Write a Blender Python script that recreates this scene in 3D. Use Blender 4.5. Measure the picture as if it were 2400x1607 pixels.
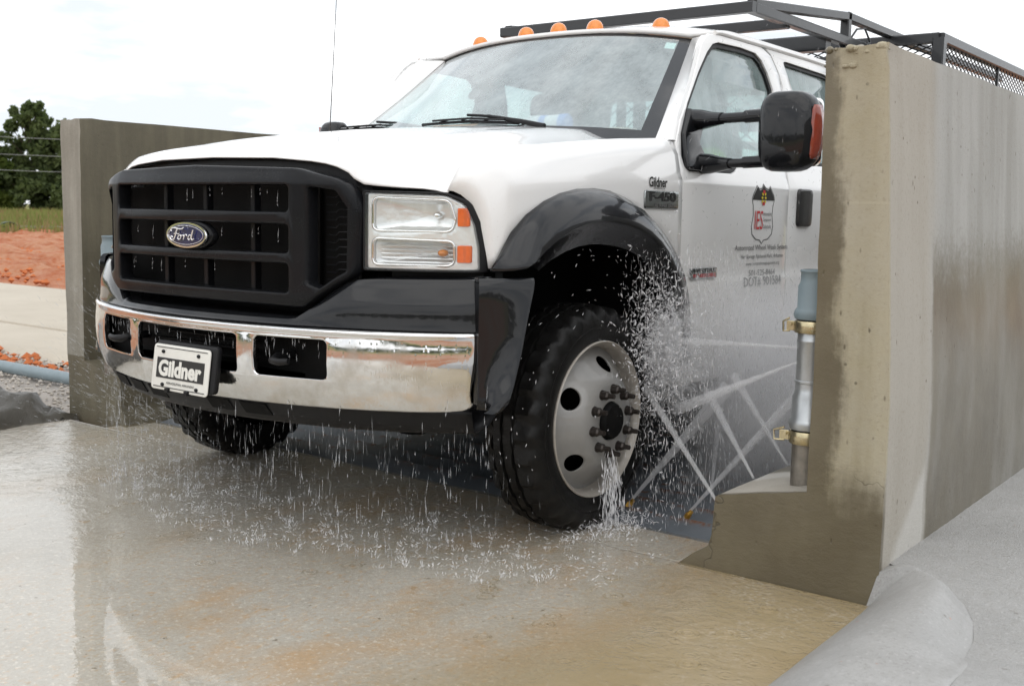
import bpy, bmesh, math, random
import numpy as np
from mathutils import Vector, Matrix, noise as mnoise

for _o in list(bpy.data.objects): bpy.data.objects.remove(_o)
SC = bpy.context.scene
COL = SC.collection
rnd = random.Random(7)
PI = math.pi

# ------------------------------------------------------------------ camera
CAM_LENS = 38.72
CAM_LOC = (3.1152, -3.2560, 1.1271)
YAW, PITCH, ROLL = 0.65167, -0.11796, 0.01891
cam_d = bpy.data.cameras.new('camera'); cam_d.lens = CAM_LENS; cam_d.sensor_width = 36; cam_d.sensor_fit = 'HORIZONTAL'
cam_d.dof.use_dof = True; cam_d.dof.focus_distance = 4.15; cam_d.dof.aperture_fstop = 6.3
cam_d.clip_start = 0.05; cam_d.clip_end = 2000
cam = bpy.data.objects.new('camera', cam_d); COL.objects.link(cam)
_f = Vector((-math.sin(YAW)*math.cos(PITCH), math.cos(YAW)*math.cos(PITCH), math.sin(PITCH)))
_r = Vector((math.cos(YAW), math.sin(YAW), 0)); _u = _r.cross(_f)
_r2 = _r*math.cos(ROLL)+_u*math.sin(ROLL); _u2 = -_r*math.sin(ROLL)+_u*math.cos(ROLL)
_m = Matrix((_r2, _u2, -_f)).transposed().to_4x4(); _m.translation = Vector(CAM_LOC)
cam.matrix_world = _m
SC.camera = cam

# ------------------------------------------------------------------ sky and sun (bright overcast)
SUN_ELEV, SUN_AZ = math.radians(58), math.radians(150)
SUN_STRENGTH, SKY_STRENGTH, EXPOSURE = 0.65, 0.1, 0.24
world = bpy.data.worlds.new('World'); SC.world = world; world.use_nodes = True
wt = world.node_tree; wt.nodes.clear()
def wn(t, **k):
    n = wt.nodes.new(t)
    for a, b in k.items(): setattr(n, a, b)
    return n
sky = wn('ShaderNodeTexSky', sky_type='NISHITA', sun_disc=False, sun_elevation=SUN_ELEV, sun_rotation=SUN_AZ, air_density=1.0, dust_density=2.0)
wc = wn('ShaderNodeTexCoord'); wmap = wn('ShaderNodeMapping'); wmap.inputs['Scale'].default_value = (1.0, 1.0, 4.0)
wnz = wn('ShaderNodeTexNoise'); wnz.inputs['Scale'].default_value = 2.6; wnz.inputs['Detail'].default_value = 7; wnz.inputs['Roughness'].default_value = 0.55
wr = wn('ShaderNodeValToRGB')
wr.color_ramp.elements[0].position = 0.40; wr.color_ramp.elements[0].color = (8.2, 8.7, 9.3, 1)
wr.color_ramp.elements[1].position = 0.53; wr.color_ramp.elements[1].color = (13.2, 13.3, 13.4, 1)
wmix = wn('ShaderNodeMix', data_type='RGBA'); wmix.inputs[0].default_value = 0.92
wbg = wn('ShaderNodeBackground'); wbg.inputs['Strength'].default_value = SKY_STRENGTH
wo = wn('ShaderNodeOutputWorld')
wl = wt.links.new
wl(wc.outputs['Generated'], wmap.inputs['Vector']); wl(wmap.outputs['Vector'], wnz.inputs['Vector']); wl(wnz.outputs['Fac'], wr.inputs['Fac'])
wl(sky.outputs['Color'], wmix.inputs[6]); wl(wr.outputs['Color'], wmix.inputs[7]); wl(wmix.outputs[2], wbg.inputs['Color']); wl(wbg.outputs[0], wo.inputs[0])
sun_d = bpy.data.lights.new('sun', 'SUN'); sun_d.energy = SUN_STRENGTH; sun_d.angle = math.radians(75); sun_d.color = (1.0, 0.96, 0.9)
sun = bpy.data.objects.new('sun', sun_d); COL.objects.link(sun)
_sd = Vector((math.sin(SUN_AZ)*math.cos(SUN_ELEV), math.cos(SUN_AZ)*math.cos(SUN_ELEV), math.sin(SUN_ELEV)))
sun.rotation_euler = _sd.to_track_quat('Z', 'Y').to_euler(); sun.location = (6, -6, 12)
SC.view_settings.view_transform = 'Standard'; SC.view_settings.look = 'None'; SC.view_settings.exposure = EXPOSURE; SC.view_settings.gamma = 1
SC.view_settings.use_curve_mapping = False
SC.cycles.use_denoising = True; SC.cycles.use_adaptive_sampling = True; SC.cycles.adaptive_threshold = 0.02
SC.cycles.max_bounces = 9; SC.cycles.transparent_max_bounces = 24; SC.cycles.diffuse_bounces = 3; SC.cycles.glossy_bounces = 5
SC.cycles.caustics_reflective = False; SC.cycles.caustics_refractive = False
SC.cycles.sample_clamp_indirect = 6.0
SC.cycles.volume_step_rate = 2.0; SC.cycles.volume_max_steps = 96; SC.cycles.volume_bounces = 4

# ------------------------------------------------------------------ material helpers
class NT:
    def __init__(s, name):
        s.m = bpy.data.materials.new(name); s.m.use_nodes = True
        s.t = s.m.node_tree; s.t.nodes.clear()
        s.out = s.t.nodes.new('ShaderNodeOutputMaterial')
        s.tc = s.t.nodes.new('ShaderNodeTexCoord')
        s.co = s.tc.outputs['Object']
    def put(s, sock, v):
        if v is None: return
        if hasattr(v, 'is_output') or isinstance(v, bpy.types.NodeSocket): s.t.links.new(v, sock)
        else:
            if sock.type == 'RGBA' and not isinstance(v, (float, int)) and len(v) == 3: v = (*v, 1)
            sock.default_value = v
    def n(s, typ, ins=(), **k):
        nd = s.t.nodes.new('ShaderNode'+typ)
        for a, b in k.items(): setattr(nd, a, b)
        for a, v in (ins.items() if isinstance(ins, dict) else enumerate(ins)): s.put(nd.inputs[a], v)
        return nd
    def math(s, op, a, b=None, c=None, clamp=False): return s.n('Math', [a, b, c], operation=op, use_clamp=clamp).outputs[0]
    def mix(s, f, a, b, mode='MIX'):
        nd = s.n('Mix', {}, data_type='RGBA', blend_type=mode); s.put(nd.inputs[0], f); s.put(nd.inputs[6], a); s.put(nd.inputs[7], b); return nd.outputs[2]
    def map(s, scale, loc=(0, 0, 0), rot=(0, 0, 0), vec=None):
        return s.n('Mapping', {'Vector': vec or s.co, 'Scale': scale, 'Location': loc, 'Rotation': rot}).outputs[0]
    def noise(s, scale, detail=4, rough=.55, vec=None, dist=0):
        return s.n('TexNoise', {'Vector': vec or s.co, 'Scale': scale, 'Detail': detail, 'Roughness': rough, 'Distortion': dist}).outputs['Fac']
    def ramp(s, f, *stops):
        nd = s.n('ValToRGB', [f]); e = nd.color_ramp.elements
        while len(e) > len(stops): e.remove(e[-1])
        while len(e) < len(stops): e.new(0.5)
        for q, (p, c) in zip(e, stops):
            q.position = p; q.color = (c, c, c, 1) if isinstance(c, (int, float)) else (*c, 1)
        return nd.outputs[0]
    def step(s, v, lo, hi): return s.n('MapRange', [v, lo, hi, 0.0, 1.0], interpolation_type='SMOOTHSTEP').outputs[0]
    def xyz(s, vec=None):
        nd = s.n('SeparateXYZ', [vec or s.co]); return nd.outputs[0], nd.outputs[1], nd.outputs[2]
    def bump(s, h, strength=.2, dist=.01, normal=None):
        return s.n('Bump', {'Height': h, 'Strength': strength, 'Distance': dist, 'Normal': normal}).outputs[0]
    def pbr(s, **k):
        nd = s.t.nodes.new('ShaderNodeBsdfPrincipled')
        for a, v in k.items(): s.put(nd.inputs[a.replace('_', ' ')], v)
        return nd.outputs[0]
    def done(s, sh, vol=None):
        if sh is not None: s.t.links.new(sh, s.out.inputs['Surface'])
        if vol is not None: s.t.links.new(vol, s.out.inputs['Volume'])
        return s.m

def simple(name, col, rough=.5, metal=0., coat=0., var=.12, scale=9., bump=0., bscale=60., rvar=.1, spec=.5, crough=.04):
    t = NT(name); f = t.noise(scale, 5)
    c = t.mix(f, tuple(x*(1-var) for x in col), tuple(min(1, x*(1+var)) for x in col))
    r = t.math('ADD', t.math('MULTIPLY', t.noise(scale*2.3, 4), rvar), max(0.0, rough-rvar/2))
    k = dict(Base_Color=c, Roughness=r, Metallic=metal, Coat_Weight=coat, Coat_Roughness=crough, Specular_IOR_Level=spec)
    if bump: k['Normal'] = t.bump(t.noise(bscale, 3), bump, .004)
    return t.done(t.pbr(**k))

MT = {}
def wet_bead(t, strength=.35, scale=150., amount=.62):
    """small water beads standing on a wet surface, as fine relief"""
    v = t.n('TexVoronoi', {'Vector': t.co, 'Scale': scale}).outputs['Distance']
    b = t.math('MULTIPLY', t.step(v, .42, .12), t.step(t.noise(9, 3), amount-.12, amount+.06))
    return t.bump(b, strength, .003)
def m_paint():
    t = NT('white_truck_paint'); x, y, z = t.xyz()
    film = t.math('MULTIPLY', t.step(t.math('ADD', z, t.math('MULTIPLY', t.noise(6, 5), .5)), 1.42, .95), t.noise(22, 6))
    streak = t.step(t.noise(9, 4, vec=t.map((3.2, 3.2, .35))), .66, .78)
    c = t.mix(t.math('MULTIPLY', film, .55), (.83, .83, .825), (.56, .52, .46))
    c = t.mix(t.math('MULTIPLY', streak, .10), c, (.45, .38, .3))
    spk = t.math('MULTIPLY', t.ramp(t.noise(130, 3, .6), (.62, 0.), (.70, 1.)), t.step(z, 1.35, .6))
    c = t.mix(t.math('MULTIPLY', spk, .45), c, (.34, .24, .15))
    r = t.math('ADD', .2, t.math('MULTIPLY', film, .35))
    nb = t.bump(t.step(t.n('TexVoronoi', {'Vector': t.co, 'Scale': 120.}).outputs['Distance'], .4, .1), .04, .002)
    return t.done(t.pbr(Base_Color=c, Roughness=r, Coat_Weight=.8, Coat_Roughness=.05, Normal=nb))
MT['paint'] = m_paint()
def m_black(name, col, rough, coat, bead=.3):
    t = NT(name); f = t.noise(14, 5)
    c = t.mix(f, tuple(v*.75 for v in col), tuple(v*1.35 for v in col))
    r = t.math('ADD', rough-.05, t.math('MULTIPLY', t.noise(5, 4), .12))
    return t.done(t.pbr(Base_Color=c, Roughness=r, Coat_Weight=coat, Coat_Roughness=.05, Specular_IOR_Level=.12, Normal=wet_bead(t, bead)))
MT['gloss_black'] = m_black('wet_glossy_black_plastic', (.008, .0085, .010), .22, .60, .10)
MT['grille_black'] = m_black('wet_black_grille_plastic', (.008, .0085, .010), .34, .12, .5)
MT['dark'] = m_black('dark_underbody', (.005, .005, .005), .6, 0, .1)
MT['trim'] = simple('black_rubber_trim', (.010, .010, .011), .45, var=.3, spec=.25)
def m_chrome():
    t = NT('splashed_chrome'); f = t.step(t.noise(7, 6, .65), .45, .75)
    r = t.math('ADD', .06, t.math('MULTIPLY', f, .16))
    c = t.mix(f, (.74, .74, .74), (.58, .56, .52))
    b = t.bump(t.noise(5, 2), .02, .02)
    b2 = t.bump(t.step(t.n('TexVoronoi', {'Vector': t.map((1, 1, .35)), 'Scale': 90.}).outputs['Distance'], .35, .1), .10, .002, b)
    return t.done(t.pbr(Base_Color=c, Metallic=1., Roughness=r, Normal=b2))
MT['chrome'] = m_chrome()
MT['bright'] = simple('bright_reflector', (.86, .86, .86), .09, 1., var=.05)
MT['silver'] = simple('silvered_lamp_bowl', (.94, .94, .94), .24, .55, var=.04, scale=30, bump=.5, bscale=26)
MT['badge_metal'] = simple('badge_chrome', (.34, .36, .36), .20, 1., var=.25, scale=60)
MT['rim'] = simple('wet_grey_steel_wheel', (.26, .255, .245), .34, 0, .45, var=.34, scale=7, bump=.12)
MT['rim_edge'] = simple('worn_wheel_edge', (.40, .37, .33), .34, .2, var=.3, scale=40)
MT['nut'] = simple('dark_wheel_nut', (.045, .038, .034), .42, .6, var=.4, scale=60)
def m_tyre():
    t = NT('wet_tyre_rubber'); c = t.mix(t.noise(30, 5), (.004, .004, .004), (.010, .0095, .009))
    return t.done(t.pbr(Base_Color=c, Specular_IOR_Level=.22, Roughness=t.math('ADD', .24, t.math('MULTIPLY', t.noise(12, 4), .3)), Normal=t.bump(t.noise(110, 3), .25, .003)))
MT['tyre'] = m_tyre()
MT['amber'] = simple('amber_lens', (.70, .21, .008), .12, 0, .8, var=.2, scale=70)
MT['orange'] = simple('orange_side_reflector', (.80, .13, .012), .15, 0, .8, var=.2, scale=90)
MT['red_lens'] = simple('red_mirror_marker', (.24, .030, .010), .15, 0, .8, var=.35, scale=40)
MT['blue_oval'] = simple('dark_blue_enamel', (.012, .017, .095), .12, 0, 1., var=.1)
MT['rack'] = simple('black_rack_steel', (.016, .017, .019), .33, .1, .3, var=.3, scale=20, bump=.1)
MT['white_flat'] = simple('white_plate_face', (.74, .73, .68), .38, var=.08, scale=25)
MT['ink'] = simple('black_print', (.012, .012, .012), .5, var=.2)
MT['grey_ink'] = simple('grey_print', (.13, .13, .13), .5, var=.2)
MT['red_ink'] = simple('red_print', (.55, .03, .035), .5, var=.1)
MT['yellow_ink'] = simple('yellow_print', (.7, .55, .03), .5, var=.1)
MT['cloth'] = simple('grey_seat_cloth', (.11, .11, .115), .85, var=.25, scale=40, bump=.2)
MT['dash'] = simple('grey_dashboard_plastic', (.10, .10, .10), .6, var=.15)
def m_glass(name, tint, film, rough=.02, streaks=False):
    """thin automotive glass carrying a film of water, with sky reflection painted into its pale colour"""
    t = NT(name)
    fres = t.math('MULTIPLY', t.n('Fresnel', {'IOR': 1.5}).outputs[0], t.math('SUBTRACT', 1., t.n('NewGeometry').outputs['Backfacing']))
    tr = t.n('BsdfTransparent', [tint]).outputs[0]
    nb = t.bump(t.noise(34, 5, vec=t.map((1, 1, .4))), .05, .004)
    gl = t.n('BsdfGlossy', {'Color': (.95, .97, 1), 'Roughness': rough, 'Normal': nb}).outputs[0]
    df = t.n('BsdfDiffuse', {'Color': (.76, .85, .86)}).outputs[0]  # pale diffuse layer: water film plus sky reflection put into the colour
    fl = t.noise(5, 5, .6, vec=t.map((1., 1., .5)))
    if streaks: fl = t.math('ADD', t.math('MULTIPLY', fl, .7), t.math('MULTIPLY', t.noise(60, 5, .7, vec=t.map((1, .5, .5))), .35))
    f2 = t.math('MULTIPLY', t.ramp(fl, (.30, .45), (.68, 1.0)), film)
    a = t.n('MixShader', [f2, tr, df]).outputs[0]
    return t.done(t.n('MixShader', [t.math('MULTIPLY', fres, 1.15, clamp=True), a, gl]).outputs[0])
MT['windshield'] = m_glass('wet_windshield_glass', (.84, .93, .92), .44, .03, True)
MT['glass'] = m_glass('wet_side_glass', (.76, .88, .86), .38)
MT['lens'] = m_glass('clear_lamp_lens', (.97, .98, .98), .03, .02)
def m_conc(name, light, dark, scale=2.5, pits=.25, rough=.8, streak=.3, wet=None, bumpd=.01):
    t = NT(name); x, y, z = t.xyz()
    big = t.noise(scale, 7, .6); fine = t.noise(scale*14, 6, .65); st = t.noise(7, 5, .6, vec=t.map((2.2, 2.2, .16)))
    c = t.mix(t.ramp(big, (.3, 0.), (.72, 1.)), dark, light)
    c = t.mix(t.math('MULTIPLY', t.ramp(st, (.42, 1.), (.62, 0.)), streak), c, tuple(v*.62 for v in dark))
    c = t.mix(t.math('MULTIPLY', fine, .35), c, tuple(min(1, v*1.25) for v in light))
    pit = t.step(t.n('TexVoronoi', {'Vector': t.co, 'Scale': 42., 'Randomness': 1.}).outputs['Distance'], .16, .03)
    pit = t.math('MULTIPLY', pit, t.step(t.noise(6, 3), .5, .62))
    c = t.mix(t.math('MULTIPLY', pit, .75), c, tuple(v*.35 for v in dark))
    r = rough; 
    h = t.math('SUBTRACT', t.math('ADD', t.math('MULTIPLY', fine, .5), t.math('MULTIPLY', t.noise(160, 3), .25)), pit)
    k = {}
    if wet:
        w = wet(t, x, y, z, big, st)
        c = t.mix(w, c, t.mix(.75, c, (.085, .068, .036), 'MIX')); r = t.math('SUBTRACT', rough, t.math('MULTIPLY', w, rough-.3))
        k['Coat_Weight'] = t.math('MULTIPLY', w, .55); k['Coat_Roughness'] = .18
    return t.done(t.pbr(Base_Color=c, Roughness=r, Normal=t.bump(h, pits, bumpd), **k))

# ------------------------------------------------------------------ mesh helpers
def link(o, parent=None):
    COL.objects.link(o)
    if parent is not None: o.parent = parent
    return o
def finish(name, me, mat, parent=None, smooth=40.):
    me.validate()
    if smooth:
        for p in me.polygons: p.use_smooth = True
        me.set_sharp_from_angle(angle=math.radians(smooth))
    for mm in (mat if isinstance(mat, (list, tuple)) else [mat]): me.materials.append(MT[mm] if isinstance(mm, str) else mm)
    return link(bpy.data.objects.new(name, me), parent)
def tag(o, label=None, cat=None, group=None, kind=None):
    if label: o['label'] = label
    if cat: o['category'] = cat
    if group: o['group'] = group
    if kind: o['kind'] = kind
    return o
def empty(name, loc=(0, 0, 0), parent=None):
    o = bpy.data.objects.new(name, None); o.location = loc; o.empty_display_size = .2
    return link(o, parent)
class MB:
    def __init__(s): s.v = []; s.f = []
    def add(s, vs, fs):
        b = len(s.v); s.v += [tuple(q) for q in vs]; s.f += [tuple(i+b for i in q) for q in fs]; return s
    def box(s, lo, hi):
        x0, y0, z0 = lo; x1, y1, z1 = hi
        return s.add([(x0,y0,z0),(x1,y0,z0),(x1,y1,z0),(x0,y1,z0),(x0,y0,z1),(x1,y0,z1),(x1,y1,z1),(x0,y1,z1)],
                     [(0,3,2,1),(4,5,6,7),(0,1,5,4),(1,2,6,5),(2,3,7,6),(3,0,4,7)])
    def bar(s, a, b, w, h, up=(0, 0, 1), c=.12):
        """a beam with chamfered edges from a to b"""
        a, b = Vector(a), Vector(b); d = (b-a).normalized(); up = Vector(up)
        if abs(d.dot(up)) > .98: up = Vector((0, 1, 0))
        x = d.cross(up).normalized(); z = x.cross(d).normalized(); q = min(w, h)*c
        pr = [(-w/2+q,-h/2),(w/2-q,-h/2),(w/2,-h/2+q),(w/2,h/2-q),(w/2-q,h/2),(-w/2+q,h/2),(-w/2,h/2-q),(-w/2,-h/2+q)]
        vs = [p+x*u+z*v for p in (a, b) for u, v in pr]
        return s.add(vs, [tuple(range(7,-1,-1)), tuple(range(8,16))]+[(i,(i+1)%8,8+(i+1)%8,8+i) for i in range(8)])
    def cyl(s, a, b, r0, r1=None, n=16, cap=True):
        return s.tube([a, b], [r0, r0 if r1 is None else r1], n, cap)
    def tube(s, path, r, n=10, cap=True):
        P = [Vector(p) for p in path]; k = len(P); R = r if isinstance(r, (list, tuple)) else [r]*k
        t0 = (P[1]-P[0]).normalized(); ref = Vector((0,0,1)) if abs(t0.z) < .9 else Vector((1,0,0))
        vs = []; 
        for i in range(k):
            t = (P[min(i+1,k-1)]-P[max(i-1,0)]).normalized()
            x = t.cross(ref).normalized(); ref2 = x.cross(t).normalized(); ref = ref2
            vs += [P[i]+(x*math.cos(2*PI*j/n)+ref2*math.sin(2*PI*j/n))*R[i] for j in range(n)]
        fs = [(i*n+j, i*n+(j+1)%n, (i+1)*n+(j+1)%n, (i+1)*n+j) for i in range(k-1) for j in range(n)]
        if cap: fs += [tuple(range(n-1,-1,-1)), tuple(range((k-1)*n, k*n))]
        return s.add(vs, fs)
    def lathe(s, prof, o=(0,0,0), axis='x', n=48, closed=False):
        """prof: (along axis, radius)"""
        k = len(prof); vs = []
        for a, r in prof:
            for j in range(n):
                c, q = r*math.cos(2*PI*j/n), r*math.sin(2*PI*j/n)
                vs.append({'x': (o[0]+a, o[1]+c, o[2]+q), 'y': (o[0]+c, o[1]+a, o[2]+q), 'z': (o[0]+c, o[1]+q, o[2]+a)}[axis])
        fs = [(i%k*n+j, i%k*n+(j+1)%n, (i+1)%k*n+(j+1)%n, (i+1)%k*n+j) for i in range(k if closed else k-1) for j in range(n)]
        return s.add(vs, fs)
    def grid(s, rows, wrap=False):
        m = len(rows[0]); vs = [p for r in rows for p in r]
        return s.add(vs, [(i*m+j, i*m+(j+1)%m, (i+1)*m+(j+1)%m, (i+1)*m+j) for i in range(len(rows)-1) for j in range(m if wrap else m-1)])
    def ell(s, c, r, n=12, k=8, e=1.0):
        """superellipsoid"""
        def sg(v, p): return math.copysign(abs(v)**p, v)
        rows = []
        for i in range(k+1):
            a = -PI/2+PI*i/k
            rows.append([(c[0]+r[0]*sg(math.cos(a),e)*sg(math.cos(2*PI*j/n),e), c[1]+r[1]*sg(math.cos(a),e)*sg(math.sin(2*PI*j/n),e), c[2]+r[2]*sg(math.sin(a),e)) for j in range(n)])
        return s.grid(rows, True)
    def prism(s, poly, fn, d0, d1):
        """poly of (u,v); fn(u,v,w) -> xyz, extruded from w=d0 to d1"""
        n = len(poly); vs = [fn(u,v,d0) for u,v in poly]+[fn(u,v,d1) for u,v in poly]
        return s.add(vs, [tuple(range(n-1,-1,-1)), tuple(range(n,2*n))]+[(i,(i+1)%n,n+(i+1)%n,n+i) for i in range(n)])
    def obj(s, name, mat, parent=None, smooth=40., bevel=0, solid=0, sub=0, recalc=True, off=-1):
        me = bpy.data.meshes.new(name); me.from_pydata(s.v, [], s.f)
        if recalc:
            bm = bmesh.new(); bm.from_mesh(me)
            if recalc == 'weld': bmesh.ops.remove_doubles(bm, verts=bm.verts, dist=1e-5)
            bmesh.ops.recalc_face_normals(bm, faces=bm.faces); bm.to_mesh(me); bm.free()
        o = finish(name, me, mat, parent, smooth)
        if solid: q = o.modifiers.new('solid', 'SOLIDIFY'); q.thickness = solid; q.offset = off
        if bevel: q = o.modifiers.new('bevel', 'BEVEL'); q.width = bevel; q.segments = 2; q.limit_method = 'ANGLE'; q.angle_limit = math.radians(38)
        if sub: q = o.modifiers.new('sub', 'SUBSURF'); q.levels = sub; q.render_levels = sub
        return o
def rpoly(pts, rad=.01, seg=4):
    """polygon with rounded corners; pts (u,v) or (u,v,r)"""
    out = []; n = len(pts)
    for i in range(n):
        p = Vector(pts[i][:2]); a = Vector(pts[i-1][:2])-p; b = Vector(pts[(i+1)%n][:2])-p
        r = pts[i][2] if len(pts[i]) > 2 else rad
        la, lb = a.length, b.length
        if r <= 0 or la < 1e-6 or lb < 1e-6: out.append(tuple(p)); continue
        a.normalize(); b.normalize(); ang = a.angle(b)
        if ang > PI-.03: out.append(tuple(p)); continue
        d = min(r/math.tan(ang/2), la*.48, lb*.48)
        A, B = p+a*d, p+b*d
        for k in range(seg+1):
            t = k/seg; out.append(tuple(A*(1-t)**2+p*2*t*(1-t)+B*t*t))
    return out
def circ(cx, cy, r, n=24, ry=None, rot=0):
    ry = r if ry is None else ry
    return [(cx+r*math.cos(2*PI*i/n)*math.cos(rot)-ry*math.sin(2*PI*i/n)*math.sin(rot), cy+r*math.cos(2*PI*i/n)*math.sin(rot)+ry*math.sin(2*PI*i/n)*math.cos(rot)) for i in range(n)]
def curve_mesh(cu):
    o = bpy.data.objects.new('tmp', cu); COL.objects.link(o)
    dg = bpy.context.evaluated_depsgraph_get(); me = bpy.data.meshes.new_from_object(o.evaluated_get(dg))
    bpy.data.objects.remove(o); bpy.data.curves.remove(cu); return me
def plate(name, outer, holes, thick, mat, fn, parent=None, bevel=.004, cu=(), cv=(), smooth=35.):
    """a flat plate with rounded holes, cut into strips and bent by fn(u,v,w) -> xyz"""
    c = bpy.data.curves.new('tmp', 'CURVE'); c.dimensions = '2D'; c.fill_mode = 'BOTH'
    c.extrude = max(0, thick/2-bevel); c.bevel_depth = bevel; c.bevel_resolution = 1; c.offset = -bevel
    for poly in [outer]+list(holes):
        s = c.splines.new('POLY'); s.points.add(len(poly)-1); s.use_cyclic_u = True
        for p, q in zip(s.points, poly): p.co = (q[0], q[1], 0, 1)
    me = curve_mesh(c); me.materials.clear()
    bm = bmesh.new(); bm.from_mesh(me); bmesh.ops.remove_doubles(bm, verts=bm.verts, dist=1e-5)
    for ax, cuts in ((0, cu), (1, cv)):
        for q in cuts:
            no = Vector((1, 0, 0)) if ax == 0 else Vector((0, 1, 0))
            bmesh.ops.bisect_plane(bm, geom=bm.verts[:]+bm.edges[:]+bm.faces[:], dist=1e-5, plane_co=no*q, plane_no=no)
    for v in bm.verts: v.co = fn(*v.co)
    bmesh.ops.recalc_face_normals(bm, faces=bm.faces); bm.to_mesh(me); bm.free()
    return finish(name, me, mat, parent, smooth)
def fr(a, b, n): return [a+(b-a)*i/(n-1) for i in range(n)]
def text(name, s, w, h, mat, fn, parent=None, fat=0., depth=0., shear=0., align='c', cuts=0):
    """lettering fitted into a w x h box centred on 0,0 and laid by fn(u,v,wz)"""
    c = bpy.data.curves.new('tmp', 'FONT'); c.body = s; c.size = 1; c.offset = fat; c.extrude = depth; c.shear = shear; c.resolution_u = 3
    me = curve_mesh(c); me.materials.clear()
    co = np.array([v.co[:] for v in me.vertices]); lo, hi = co.min(0), co.max(0)
    bm = bmesh.new(); bm.from_mesh(me)
    for v in bm.verts:
        u = ((v.co.x-lo[0])/(hi[0]-lo[0])-.5)*w; q = ((v.co.y-lo[1])/(hi[1]-lo[1])-.5)*h
        v.co = (u, q, v.co.z)
    for k in range(1, cuts):
        bmesh.ops.bisect_plane(bm, geom=bm.verts[:]+bm.edges[:]+bm.faces[:], dist=1e-6, plane_co=Vector((0, (k/cuts-.5)*h, 0)), plane_no=Vector((0,1,0)))
    for v in bm.verts: v.co = fn(*v.co)
    bm.to_mesh(me); bm.free()
    return finish(name, me, mat, parent, 30)
def ip(x, xs, ys): return float(np.interp(x, xs, ys))
def sm(t): t = max(0., min(1., t)); return t*t*(3-2*t)
def copy_tree(o, parent=None):
    c = o.copy(); link(c, parent)
    for ch in o.children: copy_tree(ch, c)
    return c
# ================================================================== THE SETTING
def fbm(x, y, z=0., o=4): return mnoise.fractal(Vector((x, y, z)), 1.0, 2.0, o)
# ---- ground: red dirt near the site, grass field beyond, one sheet to the horizon
def m_ground():
    t = NT('red_dirt_and_grass'); x, y, z = t.xyz()
    d = t.n('VectorMath', [t.co], operation='LENGTH').outputs['Value']
    edge = t.math('ADD', d, t.math('MULTIPLY', t.noise(.12, 5), 14.))
    g = t.step(edge, 38., 44.)
    clay = t.mix(t.ramp(t.noise(.9, 7, .65), (.35, 0.), (.62, 1.)), (.36, .105, .035), (.50, .26, .15))
    clay = t.mix(t.ramp(t.noise(.28, 5), (.45, 0.), (.6, 1.)), clay, (.46, .33, .24))
    gr = t.mix(t.ramp(t.noise(.5, 6), (.35, 0.), (.65, 1.)), (.14, .18, .035), (.27, .24, .08))
    gr = t.mix(t.ramp(t.noise(.16, 4, vec=t.map((1, 1, 1), (5, 3, 0))), (.52, 0.), (.66, .8)), gr, (.33, .15, .06))
    return t.done(t.pbr(Base_Color=t.mix(g, clay, gr), Roughness=.95, Normal=t.bump(t.noise(5, 7, .7), .8, .08)))
MT['ground'] = m_ground()
R_ = [0, 6, 12, 20, 32, 50, 80, 140, 300, 700, 1500]
mb = MB(); rows = [[(r*math.cos(2*PI*j/64), r*math.sin(2*PI*j/64), -.05) for j in range(64)] for r in R_[1:]]
mb.grid(rows, True); mb.add([(0, 0, -.05)]+rows[0], [(0, 1+j, 1+(j+1) % 64) for j in range(64)])
tag(mb.obj('ground', 'ground', recalc='weld'), kind='structure')
# ---- heaped red dirt in the left distance
def m_dirt():
    t = NT('heaped_red_dirt')
    c = t.mix(t.ramp(t.noise(.9, 8, .72, vec=t.map((.5, 1.6, 1))), (.42, 0.), (.56, 1.)), (.36, .085, .018), (.46, .20, .10))
    c = t.mix(t.ramp(t.noise(9, 6, .7), (.4, 0.), (.8, .6)), c, (.52, .34, .24))
    return t.done(t.pbr(Base_Color=c, Roughness=.95, Normal=t.bump(t.noise(11, 6, .7), .9, .05)))
MT['dirt'] = m_dirt()
rows = []
for i in range(90):
    y = 4.75+i*.22*(1+i*.008)
    row = []
    for j in range(100):
        x = -36+j*.36
        e = min(1, max(0, (y-4.75)/1.2))*min(1, (100-j)/6)
        row.append((x, y, -.035+e*(.10+.16*fbm(x*.55, y*1.3)+.14*fbm(x*2.3, y*3.1, 4)+.08*fbm(x*6, y*6, 2))))
    rows.append(row)
tag(MB().grid(rows).obj('dirt', 'dirt', smooth=60), kind='structure')
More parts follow.
